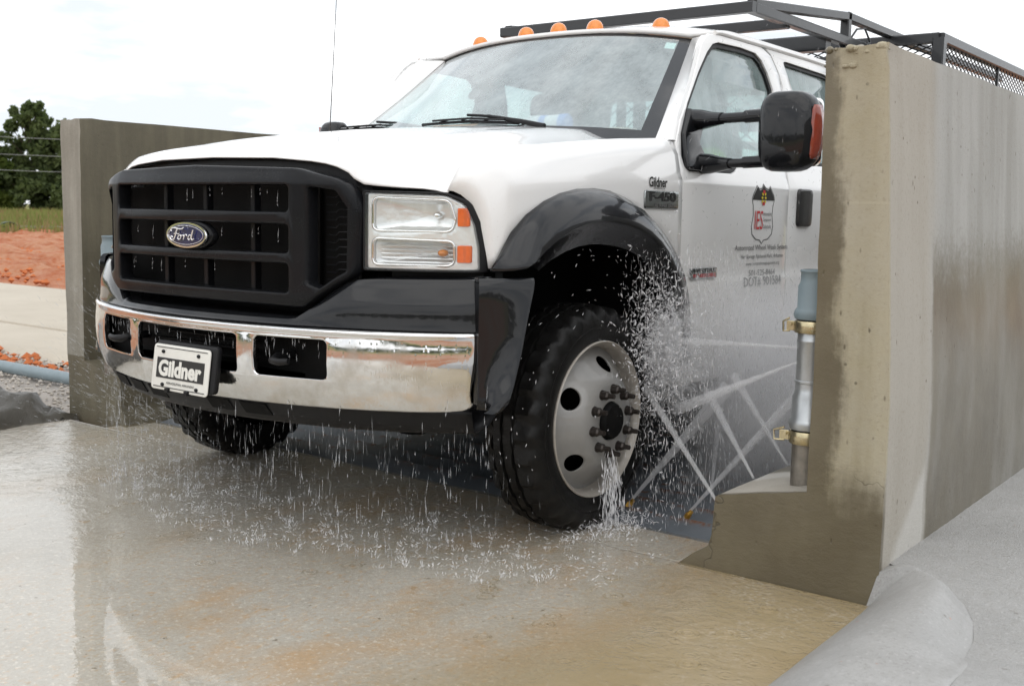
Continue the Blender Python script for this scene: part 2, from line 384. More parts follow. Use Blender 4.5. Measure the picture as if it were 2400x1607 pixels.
# ---- concrete pad under the wash water, far slab, right hand slab
def m_pad():
    t = NT('wet_stained_concrete_pad'); x, y, z = t.xyz()
    a = t.noise(1.6, 6, .6, dist=.6); b = t.noise(26, 6, .7); o = t.noise(2.1, 7, .68, vec=t.map((1, .55, 1), rot=(0, 0, -.55)))
    c = t.mix(t.ramp(a, (.3, 0.), (.7, 1.)), (.385, .372, .345), (.485, .475, .452))
    c = t.mix(t.math('MULTIPLY', t.ramp(b, (.42, 0.), (.7, 1.)), .4), c, (.56, .545, .51))
    zone = t.step(t.math('ADD', x, t.math('MULTIPLY', a, .8)), -.2, .9)
    c = t.mix(t.math('MULTIPLY', t.math('MULTIPLY', t.ramp(o, (.50, 0.), (.66, 1.)), .62), t.math('ADD', .3, t.math('MULTIPLY', zone, .7))), c, (.50, .31, .14))
    c = t.mix(t.math('MULTIPLY', t.ramp(t.noise(13, 4, .6), (.64, 0.), (.70, 1.)), .6), c, (.33, .19, .05))
    grit = t.noise(95, 5, .75)
    c = t.mix(t.math('MULTIPLY', t.ramp(grit, (.50, 0.), (.62, 1.)), .40), c, (.27, .23, .165))
    c = t.mix(t.math('MULTIPLY', t.ramp(t.noise(62, 4, .7, vec=t.map((1, 1, 1), (3, 7, 0))), (.56, 0.), (.63, 1.)), .6), c, (.68, .66, .62))
    c = t.mix(t.ramp(t.noise(30, 3, .5, vec=t.map((1, 1, 1), (9, 2, 0))), (.70, 0.), (.73, .8)), c, (.13, .10, .06))
    c = t.mix(t.math('MULTIPLY', t.ramp(t.noise(48, 6, .8, vec=t.map((1, .6, 1), rot=(0, 0, -.55))), (.54, 0.), (.64, 1.)), t.math('MULTIPLY', zone, .55)), c, (.52, .30, .10))
    c = t.mix(t.math('MULTIPLY', t.ramp(t.noise(7.5, 6, .75), (.66, 0.), (.70, 1.)), .7), c, (.30, .22, .08))
    return t.done(t.pbr(Base_Color=c, Roughness=.75, Normal=t.bump(b, .25, .004)))
MT['pad'] = m_pad()
pad = MB().grid([[(x, y, 0.) for x in (-2.3, -1.2, 0, 1.2, 2.14)] for y in (-7, -4, -2, -1, -.12)]).obj('pavement', 'pad', smooth=0); tag(pad, kind='structure')
strip = MB().grid([[(x, y, .002) for x in (-1.86, 0, 1.6)] for y in (-.14, .118)]).obj('pavement', 'pad', smooth=0); tag(strip, kind='structure')
MT['slab'] = m_conc('pale_dry_slab', (.50, .45, .37), (.40, .35, .28), 1.1, .3, .85, .0)
rows = [[(x, y, .03+.012*fbm(x*.3, y*.5)-(.03 if y > 4.55 else 0)-.05*(y < 1.06)-.03*(1.94 < y < 2.0)) for x in fr(-26, -2.36, 60)] for y in [.98, 1.06]+fr(1.12, 1.93, 6)+[1.95, 1.99]+fr(2.0, 4.5, 14)+[4.62]]
slab = MB().grid(rows).obj('concrete_slab', 'slab', smooth=50); tag(slab, kind='structure')
# ---- rolled kerbs left and right, as one height field each with the slab behind
def m_kerb(name='smooth_grey_kerb_concrete', rough=0.):
    t = NT(name); x, y, z = t.xyz()
    a = t.noise(3, 6, .6); b = t.noise(60, 5, .7, vec=t.map((1, .35, 1)))
    sl = t.math('MULTIPLY', x, 0.)
    c = t.mix(t.ramp(a, (.32, 0.), (.68, 1.)), (.345, .34, .33), (.415, .41, .40))
    c = t.mix(t.math('MULTIPLY', t.ramp(b, (.5, 0.), (.68, 1.)), .22), c, (.24, .23, .21))
    c = t.mix(t.math('MULTIPLY', t.ramp(t.noise(1.4, 5, .6, dist=1.2), (.45, 0.), (.62, 1.)), .35), c, (.27, .265, .255))
    c = t.mix(t.math('MULTIPLY', t.ramp(t.noise(20, 6, .75, vec=t.map((1, .3, 1), rot=(0, 0, .3))), (.6, 0.), (.72, 1.)), .35), c, (.50, .495, .485))
    spk = t.noise(120, 3, .7)
    c = t.mix(t.math('MULTIPLY', t.ramp(spk, (.54, 0.), (.64, 1.)), .40), c, (.20, .19, .175))
    if rough: c = t.mix(t.math('MULTIPLY', t.ramp(t.noise(26, 6, .75, vec=t.map((1.6, .6, 1), rot=(0, 0, .6))), (.50, 0.), (.62, 1.)), t.math('MULTIPLY', t.step(t.math('ADD', y, t.math('MULTIPLY', a, .3)), -.62, -.38), .35)), c, (.30, .285, .26))
    c = t.mix(t.math('MULTIPLY', t.ramp(t.noise(80, 4, .8, vec=t.map((1, 1, 1), (4, 4, 4))), (.56, 0.), (.66, 1.)), .5), c, (.52, .51, .50))
    c = t.mix(t.ramp(t.noise(22, 2, .5, vec=t.map((1, 1, 1), (1, 5, 2))), (.72, 0.), (.75, .7)), c, (.16, .145, .12))
    tide = t.step(t.math('ADD', z, t.math('MULTIPLY', t.noise(4, 4), .05)), .045, .02)
    c = t.mix(t.math('MULTIPLY', tide, .7), c, (.24, .19, .12))
    c = t.mix(t.ramp(t.noise(34, 2, .4), (.775, 0.), (.79, .8)), c, (.50, .16, .05))
    return t.done(t.pbr(Base_Color=c, Roughness=t.math('ADD', .45, t.math('MULTIPLY', sl, .4)), Normal=t.bump(t.math('ADD', t.math('MULTIPLY', b, t.math('ADD', .15, sl)), t.noise(160, 4)), .22+.25*rough, .006+.004*rough)))
MT['kerb'] = m_kerb(); MT['side_slab'] = m_kerb('rough_grey_side_slab', 1.)
def xout(y): return ip(-y, [.06, .10, .14, .19, .28, .40, .52, .8, 1.2, 2.6], [2.112, 2.175, 2.235, 2.300, 2.380, 2.435, 2.468, 2.51, 2.54, 2.60])
rows = []
for y in fr(-2.6, -1., 20)+fr(-.97, -.6, 24)+fr(-.585, -.062, 44):
    xo = xout(y); xi = 2.064 if y < -.152 else 2.094; w = xo-xi; k_ = min(1, w/.30); col = []
    top = .136+.058*k_*(1-.3*sm((-y-1.)/1.5))
    for u0 in fr(0, 1, 44):
        u = u0 if w < .5 else u0*(.5/w)+(1-.5/w)*u0**4; d = u*w
        rise = math.sin(PI/2*min(1, d/(.27*max(k_, .35)+.02))); base = 0 if y < -.152 else .12
        z = base+(top-base)*rise-(top-.122)*(1-sm((-y-.50)/.55))*sm((d-max(.62*w, w-.16))/(w-max(.62*w, w-.16)))**1.6
        col.append((xi+d, y, z-.006+.0022*fbm((xi+d)*6, y*5)))
    col.append((xo+.004, y, .112+(top-.122)*sm((-y-.50)/.55))); rows.append(col)
tag(MB().grid(rows).obj('kerb', 'kerb', smooth=70), kind='structure')
rows = []
for y in fr(-2.6, -.1, 60)+fr(-.06, .5, 8)+[.9, 1.5, 2.5, 5, 9]:
    x0 = xout(y)-.012 if y < -.06 else 2.09
    rows.append([(x0+d, y, .120+(.062*sm((-y-.50)/.55)*max(0, 1-d/1.6))+.0015*fbm((x0+d)*3, y*3)+.001*fbm((x0+d)*30, y*30, 2)) for d in fr(0, .6, 40)+[.8, 1.2, 2, 3.5, 7]])
tag(MB().grid(rows).obj('pavement', 'side_slab', smooth=70), kind='structure')
MT['wetkerb'] = m_conc('dark_wet_kerb', (.075, .068, .055), (.045, .04, .032), 3, .5, .35, .1)
rows = []
for i in range(50):
    y = -2.4+i*.0475
    rows.append([(-2.19-d-.02*fbm(y*2.5, 1), y, max(-.01, ip(d, [0, .04, .12, .22, .4, .62, .8], [-.01, .075, .13, .15, .12, .06, -.01])*(1.0-.9*sm((y+.33)/.27))*(1+.25*fbm(d*6, y*5))+.045*fbm(d*13, y*11, 3)+.02*fbm(d*40, y*35, 5))) for d in fr(0, .85, 34)])
tag(MB().grid(rows).obj('kerb', 'wetkerb', smooth=60), kind='structure')
# ---- standing wash water
def m_water():
    t = NT('muddy_shallow_water'); x, y, z = t.xyz()
    w0 = t.noise(.9, 5, .6, dist=.8)
    # ripples: strong in the splash zone under the truck and by the right wall, calm at lower left
    rip = t.math('MAXIMUM', t.step(t.math('ADD', y, t.math('MULTIPLY', w0, .9)), -1.05, -.25), t.math('MULTIPLY', t.step(t.math('ADD', t.math('ADD', x, t.math('MULTIPLY', y, .35)), t.math('MULTIPLY', w0, .5)), .75, 1.5), .42))
    n1 = t.noise(13, 4, .6, vec=t.map((1, 1.25, 1)), dist=.9); n2 = t.noise(40, 4, .6, vec=t.map((1, 1.2, 1), rot=(0, 0, .4)), dist=.6); n3 = t.noise(7, 3, .6, dist=1.)
    rings = t.n('TexVoronoi', {'Vector': t.co, 'Scale': 11.}).outputs['Distance']
    rg = t.math('MULTIPLY', t.math('SINE', t.math('MULTIPLY', rings, 42.)), t.step(rings, .5, .12))
    h = t.math('ADD', t.math('MULTIPLY', t.math('ADD', n1, t.math('MULTIPLY', n2, .45)), rip), t.math('ADD', t.math('MULTIPLY', n3, .075), t.math('MULTIPLY', t.math('MULTIPLY', rg, rip), .10)))
    h = t.math('ADD', h, t.math('MULTIPLY', t.math('ADD', n2, n1), .014))
    nb = t.bump(h, .46, .012)
    fres = t.math('MULTIPLY', t.n('Fresnel', {'IOR': 1.5, 'Normal': nb}).outputs[0], t.math('SUBTRACT', 1., t.n('NewGeometry').outputs['Backfacing']))
    gl = t.n('BsdfGlossy', {'Color': (1, 1, 1), 'Roughness': .03, 'Normal': nb}).outputs[0]
    deep = t.math('MULTIPLY', t.step(t.math('ADD', t.math('ADD', x, t.math('MULTIPLY', y, -.12)), t.math('MULTIPLY', w0, .5)), 1.45, 2.25), 1.0)
    mid = t.math('MULTIPLY', t.ramp(t.noise(1.9, 6, .65, vec=t.map((1, .5, 1), rot=(0, 0, -.6))), (.46, 0.), (.66, 1.)), .55)
    mud = t.math('MAXIMUM', t.math('MULTIPLY', deep, .72), t.math('MULTIPLY', t.math('ADD', .02, mid), t.math('MULTIPLY', t.step(y, -2.2, -.6), .40)))
    fz = t.math('MULTIPLY', t.step(y, -1.05, -.35), t.step(t.noise(5, 5, .7), .44, .62))
    foam = t.math('MAXIMUM', t.math('MULTIPLY', t.math('MULTIPLY', t.ramp(n2, (.58, 0.), (.72, 1.)), rip), .25), t.math('MULTIPLY', fz, t.math('MULTIPLY', t.ramp(t.noise(70, 5, .75), (.50, 0.), (.62, 1.)), .6)))
    col = t.mix(t.noise(2.4, 4), (.34, .255, .125), (.47, .375, .225))
    col = t.mix(foam, col, (.66, .60, .50))
    tr = t.n('BsdfTransparent', [(.965, .945, .905)]).outputs[0]
    df = t.n('BsdfDiffuse', {'Color': col, 'Normal': nb}).outputs[0]
    a = t.n('MixShader', [t.math('MAXIMUM', mud, foam), tr, df]).outputs[0]
    return t.done(t.n('MixShader', [fres, a, gl]).outputs[0])
MT['water'] = m_water()
wv = MB().grid([[(x, y, .010) for x in fr(-2.2, 2.0862, 8)] for y in fr(-6, -.158, 6)]).obj('water', 'water', smooth=0); tag(wv, kind='structure')
wv = MB().grid([[(x, y, .011) for x in fr(-1.84, 1.442, 6)] for y in (-.15, .0, .117)]).obj('water', 'water', smooth=0); tag(wv, kind='structure')
# ---- steel wash deck: sloping steel angles laid across the lane
def m_deck():
    t = NT('rusty_grey_deck_steel'); x, y, z = t.xyz()
    c = t.mix(t.noise(9, 6), (.12, .14, .16), (.23, .25, .275))
    ru = t.math('MULTIPLY', t.step(z, .013, .020), t.ramp(t.noise(24, 6, .7, vec=t.map((1, .5, 1))), (.50, 0.), (.66, .9)))
    ru = t.math('MAXIMUM', ru, t.math('MULTIPLY', t.ramp(t.noise(14, 5), (.66, 0.), (.75, 1.)), .7))
    c = t.mix(ru, c, (.25, .095, .03))
    return t.done(t.pbr(Base_Color=c, Roughness=t.math('ADD', .28, t.math('MULTIPLY', ru, .4)), Metallic=.35, Normal=t.bump(t.noise(60, 4), .2, .004)))
MT['deck'] = m_deck()
deck = empty('steel_wash_deck', (0, .12, 0)); tag(deck, 'rusty grey steel wash deck of sloping bars behind the front wheel', 'steel deck')
sec = [(0, -.03), (0, -.012), (.012, -.004), (.150, .020), (.158, .022), (.163, .018), (.166, -.03)]
bar0 = MB().prism(sec, lambda u, v, w: (w, u, v), -1.84, 1.50).obj('deck_bar', 'deck', deck, smooth=25)
for k in range(1, 24):
    b = bar0.copy(); link(b, deck); b.location = (0, .1685*k, 0)
MT['brass'] = simple('brass_nozzle', (.62, .36, .07), .3, .8, var=.2)
for nx, ny, ang in ((.985, .288, .5), (1.232, .292, .5), (.74, .46, .4)):
    n_ = MB().cyl((0, 0, -.005), (.02*ang, .002, .012), .013, .013, 6).cyl((.02*ang, .002, .012), (.042*ang, .004, .024), .010, .008, 10).obj('nozzle', 'brass', deck, smooth=30); n_.location = (nx, ny-.12, .024)
# ---- the two concrete side walls
def blockmesh(poly, y0, y1, cell=.06, amp=.004, chip=.0, taper=None, rough_top=0):
    """poly in x,z extruded along y, cut finely and roughened like cast concrete"""
    bm = bmesh.new(); n = len(poly)
    a = [bm.verts.new((x, y0, z)) for x, z in poly]; b = [bm.verts.new((x, y1, z)) for x, z in poly]
    bm.faces.new(a[::-1]); bm.faces.new(b)
    for i in range(n): bm.faces.new((a[i], a[(i+1) % n], b[(i+1) % n], b[i]))
    bmesh.ops.recalc_face_normals(bm, faces=bm.faces)
    lo = [min(v.co[k] for v in bm.verts) for k in range(3)]; hi = [max(v.co[k] for v in bm.verts) for k in range(3)]
    for k in range(3):
        step = cell if k != 1 else cell*1.6
        q = lo[k]+step
        while q < min(hi[k], lo[k]+(2.0 if k == 1 else 99))-.01:
            no = Vector((0, 0, 0)); no[k] = 1; co = Vector((0, 0, 0)); co[k] = q
            bmesh.ops.bisect_plane(bm, geom=bm.verts[:]+bm.edges[:]+bm.faces[:], dist=1e-5, plane_co=co, plane_no=no); q += step
    bm.normal_update()
    for v in bm.verts:
        c = v.co; s = 1.0
        edges_here = len({tuple(round(q, 1) for q in f.normal) for f in v.link_faces})
        if edges_here > 1: s = chip
        v.co = c+v.normal*(amp*fbm(c.x*5, c.y*5, c.z*5)-(s if edges_here > 1 else 0)*(.35+.65*max(0, fbm(c.x*9+3, c.y*9, c.z*9))))
    if rough_top:
        for v in bm.verts:
            if v.co.z > hi[2]-.07 and v.co.y < lo[1]+.1: v.co += Vector((fbm(v.co.x*30, v.co.y*30, v.co.z*30), fbm(v.co.x*30+9, v.co.y*30, v.co.z*30), fbm(v.co.x*30, v.co.y*30+7, v.co.z*30)))*rough_top
    bmesh.ops.triangulate(bm, faces=[f for f in bm.faces if len(f.verts) > 4])
    me = bpy.data.meshes.new('wall'); bm.to_mesh(me); bm.free(); return me
def wet_r(t, x, y, z, big, st):
    n = t.math('MULTIPLY', t.math('SUBTRACT', t.math('ADD', t.math('MULTIPLY', t.noise(4, 6, .7), .7), t.math('MULTIPLY', t.noise(9, 5, .7, vec=t.map((2.5, 2.5, .3))), .3)), .5), .30)
    left = t.step(t.math('ADD', t.math('ADD', x, n), t.math('MULTIPLY', z, .05)), 2.005, 1.945)
    low = t.step(t.math('ADD', z, t.math('MULTIPLY', n, 1.6)), .47, .27)
    front = t.math('MAXIMUM', left, low)
    isfront = t.step(y, -.12, -.14)
    sd = t.math('MULTIPLY', t.step(t.math('ADD', y, t.math('MULTIPLY', n, .3)), .23, .27), t.step(t.math('ADD', z, t.math('ADD', t.math('MULTIPLY', n, 1.0), t.math('MULTIPLY', t.noise(38, 6, .8), .30))), 1.30, 1.02))
    sd = t.math('MULTIPLY', sd, t.ramp(t.noise(2.6, 6, .65, vec=t.map((1, 1, .45))), (.34, .55), (.54, 1.)))
    return t.math('MAXIMUM', t.math('MULTIPLY', front, isfront), t.math('MULTIPLY', sd, t.math('SUBTRACT', 1., isfront)))
def m_wall_r():
    t = NT('cast_wall_concrete'); x, y, z = t.xyz()
    isfront = t.step(y, -.13, -.145)
    big = t.noise(2.6, 6, .6); fine = t.noise(40, 5, .65); st = t.noise(5, 4, .5, vec=t.map((2.2, 1.6, .10)))
    tan = t.mix(t.ramp(st, (.36, 0.), (.62, 1.)), (.28, .24, .142), (.385, .34, .235))
    tan = t.mix(t.ramp(t.noise(3, 4), (.45, 0.), (.7, .8)), tan, (.37, .335, .255))
    gry = t.mix(t.ramp(st, (.38, 0.), (.60, 1.)), (.30, .295, .272), (.385, .38, .36))
    warm = t.step(t.math('ADD', y, t.math('MULTIPLY', st, .2)), .46, .28)
    gry = t.mix(t.math('MULTIPLY', warm, .55), gry, (.40, .35, .275))
    c = t.mix(isfront, gry, tan)
    c = t.mix(t.math('MULTIPLY', fine, .22), c, (.46, .44, .41))
    sp = t.ramp(t.noise(75, 5, .8), (.54, 0.), (.68, 1.))
    c = t.mix(t.math('MULTIPLY', sp, .35), c, (.20, .17, .115))
    jn = t.step(t.math('ABSOLUTE', t.math('SUBTRACT', t.math('ADD', z, t.math('MULTIPLY', big, .012)), 1.178)), .006, .001)
    c = t.mix(t.math('MULTIPLY', t.math('MULTIPLY', jn, isfront), .22), c, (.50, .45, .34))
    hol = t.n('TexVoronoi', {'Vector': t.co, 'Scale': 17.}).outputs['Distance']
    hl = t.math('MULTIPLY', t.step(hol, .10, .06), t.step(t.noise(4, 2, vec=t.map((1, 1, 1), (7, 1, 3))), .50, .54))
    c = t.mix(t.math('MULTIPLY', hl, .75), c, (.10, .085, .055))
    w = wet_r(t, x, y, z, big, st)
    wetc = t.mix(t.ramp(big, (.35, 0.), (.65, 1.)), (.085, .066, .034), (.135, .112, .066))
    c = t.mix(t.math('MULTIPLY', w, .93), c, wetc)
    pit = t.step(t.n('TexVoronoi', {'Vector': t.map((1, 1, .42)), 'Scale': 30.}).outputs['Distance'], .15, .04)
    pit = t.math('MULTIPLY', pit, t.step(t.noise(7, 3), .53, .60))
    c = t.mix(t.math('MULTIPLY', pit, .7), c, (.07, .055, .03))
    tro = t.noise(14, 6, .7, vec=t.map((1, 1, 2.6), rot=(0, .25, 0)))
    crack = t.math('MULTIPLY', isfront, t.math('MULTIPLY', t.step(t.math('ABSOLUTE', t.math('SUBTRACT', t.noise(1.7, 5, .6), .5)), .006, .0), t.step(z, .42, .30)))
    c = t.mix(t.math('MULTIPLY', crack, .7), c, (.05, .04, .022))
    h = t.math('SUBTRACT', t.math('ADD', t.math('MULTIPLY', fine, .4), t.math('ADD', t.math('MULTIPLY', t.noise(170, 3), .3), t.math('MULTIPLY', tro, t.math('ADD', .25, t.math('MULTIPLY', t.step(z, .5, .3), .7))))), t.math('MULTIPLY', t.math('ADD', pit, crack), 1.2))
    eff = t.math('MULTIPLY', t.math('MULTIPLY', t.step(t.math('ADD', y, t.math('MULTIPLY', big, .1)), .28, .26), t.math('SUBTRACT', 1., isfront)), t.step(t.math('ADD', t.math('SUBTRACT', z, t.math('MULTIPLY', y, .9)), t.math('MULTIPLY', big, .2)), .30, .22))
    c = t.mix(t.math('MULTIPLY', eff, .55), c, (.58, .57, .54))
    return t.done(t.pbr(Base_Color=c, Roughness=t.math('SUBTRACT', .85, t.math('MULTIPLY', w, .42)), Coat_Weight=t.math('MULTIPLY', w, .35), Coat_Roughness=.25, Normal=t.bump(h, .38, .006)))
MT['wall_r'] = m_wall_r()
MT['wet_footing'] = m_conc('wet_brown_footing', (.155, .125, .073), (.10, .080, .045), 2.2, .5, .5, .25, bumpd=.012)
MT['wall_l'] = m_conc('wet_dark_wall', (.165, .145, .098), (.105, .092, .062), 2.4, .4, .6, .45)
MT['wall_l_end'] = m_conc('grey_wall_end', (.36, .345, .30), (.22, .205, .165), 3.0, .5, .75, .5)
wr_ = finish('concrete_wall', blockmesh([(1.438, -.03), (1.442, .004), (1.49, .045), (1.545, .085), (1.556, .12), (1.566, .245), (1.575, .253), (1.72, .285), (1.866, .312), (1.868, .7), (1.856, 1.606), (2.036, 1.612), (2.098, .6), (2.098, -.03)], -.15, 7.5, .045, .003, .003, rough_top=.010), 'wall_r', None, 50)
lm_ = MB(); r_ = random.Random(2)
for k in range(46):
    q = r_.random(); x_, y_ = (1.862+.17*q, -.146+r_.uniform(-.004, .02)) if k < 34 else (1.86+r_.uniform(-.006, .004), -.14+.5*r_.random()**2)
    s_ = r_.uniform(.006, .016); lm_.ell((x_, y_, 1.604-.05*r_.random()**2.5+.004*q), (s_*r_.uniform(.8, 1.3), s_, s_*r_.uniform(.5, 1)), 7, 5)
lm_.obj('crumbled_edge', 'wall_r', wr_, smooth=40)
tag(wr_, 'tall tan and grey concrete wall at the right, its outer face streaked wet', 'concrete wall')
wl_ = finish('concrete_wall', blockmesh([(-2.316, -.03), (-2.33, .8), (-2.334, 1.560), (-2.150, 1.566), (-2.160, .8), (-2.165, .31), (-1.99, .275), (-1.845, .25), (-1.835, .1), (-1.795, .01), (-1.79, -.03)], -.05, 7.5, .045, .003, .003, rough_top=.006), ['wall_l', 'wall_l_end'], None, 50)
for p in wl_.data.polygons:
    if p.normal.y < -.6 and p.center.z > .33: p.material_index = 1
tag(wl_, 'dark wet concrete wall behind the truck at the left', 'concrete wall')
# ---- standpipes with lever clamps
MT['blue_pipe'] = simple('grey_blue_pvc', (.20, .255, .28), .45, var=.16, scale=14, bump=.06)
MT['galv'] = simple('wet_galvanised_pipe', (.46, .48, .49), .36, .75, var=.3, scale=22, bump=.1)
MT['galv_dirty'] = simple('dirty_galvanised_pipe', (.24, .22, .19), .4, .6, var=.5, scale=30, bump=.25)
MT['zinc'] = simple('yellow_zinc_clamp', (.50, .43, .27), .26, .85, var=.25, scale=25)
def standpipe(x, y, z0, label, side):
    p = empty('standpipe', (x, y, z0)); tag(p, label, 'pipe', 'wash standpipes')
    def L(name, mat, prof): return MB().lathe([(a-z0, r) for a, r in prof], (0, 0, 0), 'z', 28).obj(name, mat, p, smooth=45)
    L('lower_pipe', 'galv_dirty', [(z0-.02, .046), (.428, .046)])
    L('coupling', 'galv', [(.47, .044), (.474, .056), (.49, .060), (.502, .058), (.508, .053), (.575, .052), (.592, .046), (.60, .0445), (.618, .0445), (.620, .047), (.626, .047), (.628, .0445), (.745, .0445), (.748, .046), (.752, .046), (.754, .0445), (.78, .0445)])
    L('seal', 'trim', [(.44, .045), (.470, .050), (.474, .050), (.476, .04)])
    L('pipe_cap', 'blue_pipe', [(.81, .04), (.818, .056), (.832, .060), (.846, .056), (.853, .050), (.918, .050), (.932, .044), (.960, .043), (.964, .046), (.969, .045), (.970, .038), (.95, .036), (.90, 0)])
    L('seal', 'trim', [(.800, .046), (.812, .047), (.816, .05)])
    for za, zb in ((.428, .468), (.775, .812)):
        cl = L('clamp', 'zinc', [(za, .044), (za, .054), (za+.003, .0565), (zb-.003, .0565), (zb, .054), (zb, .044)])
        d = -1 if side > 0 else 1
        m = MB(); w = .012; zc = (za+zb)/2-z0; big = .030 if za < .6 else .016
        m.bar((d*.055, -.012, zc), (d*(.07+big*.5), -.014, zc), .012, .03)
        m.tube([(d*.068, -.016, zc-.016), (d*(.072+big), -.018, zc-.018), (d*(.074+big), -.018, zc+.012), (d*.07, -.016, zc+.024)], .0035, 6)
        m.cyl((d*.064, -.030, zc+.006), (d*.064, .006, zc+.006), .006, .006, 8)
        m.obj('clamp_latch', 'zinc', p, smooth=40)
    return p
standpipe(1.798, .003, .295, 'grey blue and galvanised standpipe with two yellow clamps against the right wall', 1)
standpipe(-1.965, -.005, .275, 'grey blue standpipe at the left wall beside the bumper', -1)
# ---- things lying at the left
lp = MB().tube([(-9, .36, .045), (-5, .42, .05), (-3.6, .45, .05), (-2.42, .47, .05)], .040, 18).obj('plastic_pipe', 'blue_pipe', smooth=50); tag(lp, 'pale grey blue plastic pipe lying on the gravel at far left', 'pipe')
MT['gravel'] = simple('grey_gravel', (.34, .31, .28), .9, var=.35, scale=3, bump=.5)
gz = MB().grid([[(x, y, -.01+.035*fbm(x*2, y*2)+.02*fbm(x*9, y*9)) for x in fr(-9, -2.34, 90)] for y in fr(-.6, .97, 26)]).obj('gravel_bed', 'gravel', smooth=70); tag(gz, kind='structure')
MT['stone'] = simple('pale_gravel_stone', (.46, .42, .37), .85, var=.4, scale=4)
MT['clod'] = simple('red_clay_clod', (.50, .15, .05), .95, var=.3, scale=5)
def rocks(name, n, mat, place, smin, smax, label, cat):
    m = MB(); r = random.Random(3)
    for _ in range(n):
        x, y, z = place(r); s = r.uniform(smin, smax)
        ph = [r.uniform(.6, 1.1) for _ in range(6)]
        m.add([(x+s*ph[0], y, z+s*.3), (x, y+s*ph[1], z+s*.3), (x-s*ph[2], y, z+s*.3), (x, y-s*ph[3], z+s*.3), (x, y, z+s*ph[4]*.9), (x, y, z-s*.3)],
              [(0,1,4),(1,2,4),(2,3,4),(3,0,4),(1,0,5),(2,1,5),(3,2,5),(0,3,5)])
    o = m.obj(name, mat, smooth=0, recalc=False); tag(o, label, cat, kind='stuff'); return o
rocks('gravel_stones', 2600, 'stone', lambda r: (r.uniform(-6.5, -2.38), r.uniform(-.45, .95), .01), .006, .024, 'loose pale gravel stones beside the left wall', 'gravel')
rocks('clay_clods', 260, 'clod', lambda r: (r.uniform(-8, -2.5), r.uniform(.62, .99), .01), .012, .055, 'orange clay clods along the edge of the pale slab', 'clay')
rocks('dirt_clods', 2200, 'clod', lambda r: (lambda y: (r.uniform(-26, -5), y, .02))(r.uniform(4.8, 14)), .02, .09, 'red clay clods over the dirt field at left', 'clay')
# ---- far field: rough grass, culvert end with pipe run, trees, wires
MT['blade'] = simple('rough_field_grass', (.21, .235, .055), .9, var=.5, scale=.4)
MT['dry_blade'] = simple('dry_red_seed_grass', (.30, .19, .09), .9, var=.5, scale=.4)
m = MB(); m2 = MB(); r = random.Random(11)
for _ in range(15000):
    d = 42+95*r.random()**1.2; a = math.radians(r.uniform(145, 160)); x, y = 3.1+d*math.cos(a), -3.2+d*math.sin(a)
    h = r.uniform(.25, .8)*(.5+.5*(d/130)); w = .06*d/60; lx, ly = r.uniform(-.2, .2), r.uniform(-.2, .2)
    (m if r.random() < .72 else m2).add([(x-w*.5, y+w*.85, -.05), (x+w*.5, y-w*.85, -.05), (x+lx, y+ly, h)], [(0, 1, 2)])
tag(m.obj('field_grass', 'blade', smooth=0, recalc=False), 'rough green grass in the field before the trees', 'grass', kind='stuff')
tag(m2.obj('seed_grass', 'dry_blade', smooth=0, recalc=False), 'dry reddish seed grass mixed into the field', 'grass', kind='stuff')
MT['culvert'] = simple('dark_green_culvert', (.045, .07, .06), .5, var=.3, scale=5)
cu_ = empty('culvert_end', (-41.2, 20.4, 0)); tag(cu_, 'dark green culvert end lying in the grass at far left', 'culvert')
d_ = Vector((.92, -.4, 0)); s_ = Vector((.4, .92, 0))
mm = MB(); rows = []
for k in range(8):
    o = d_*(-.5+k*.15); rr = .34 if k % 2 else .31
    rows.append([tuple(o+s_*(1.25*rr*math.cos(PI*j/12))+Vector((0, 0, rr*math.sin(PI*j/12)+.02))) for j in range(13)])
mm.grid(rows).obj('shell', 'culvert', cu_, smooth=60, solid=.03)
cp = MB().tube([tuple(s_*a+Vector((0, 0, .12))) for a in (-14, -6, 0, 6, 16)], .07, 8).obj('drain_pipe', 'galv_dirty', cu_)
MT['bark'] = simple('grey_brown_bark', (.09, .07, .05), .95, var=.3, scale=2, bump=.6, bscale=8)
def m_leaf(name, a, b):
    t = NT(name); o = t.n('ObjectInfo').outputs['Random']
    c = t.mix(t.ramp(t.noise(.55, 4, .6), (.34, 0.), (.66, 1.)), a, b)
    d = t.n('BsdfDiffuse', [c]).outputs[0]; tl = t.n('BsdfTranslucent', [t.mix(.5, c, (.20, .27, .06))]).outputs[0]
    return t.done(t.n('MixShader', [.42, d, tl]).outputs[0])
MT['leaf'] = m_leaf('oak_leaves', (.066, .092, .045), (.150, .180, .080))
MT['leaf2'] = m_leaf('lighter_leaves', (.055, .085, .022), (.14, .165, .045))
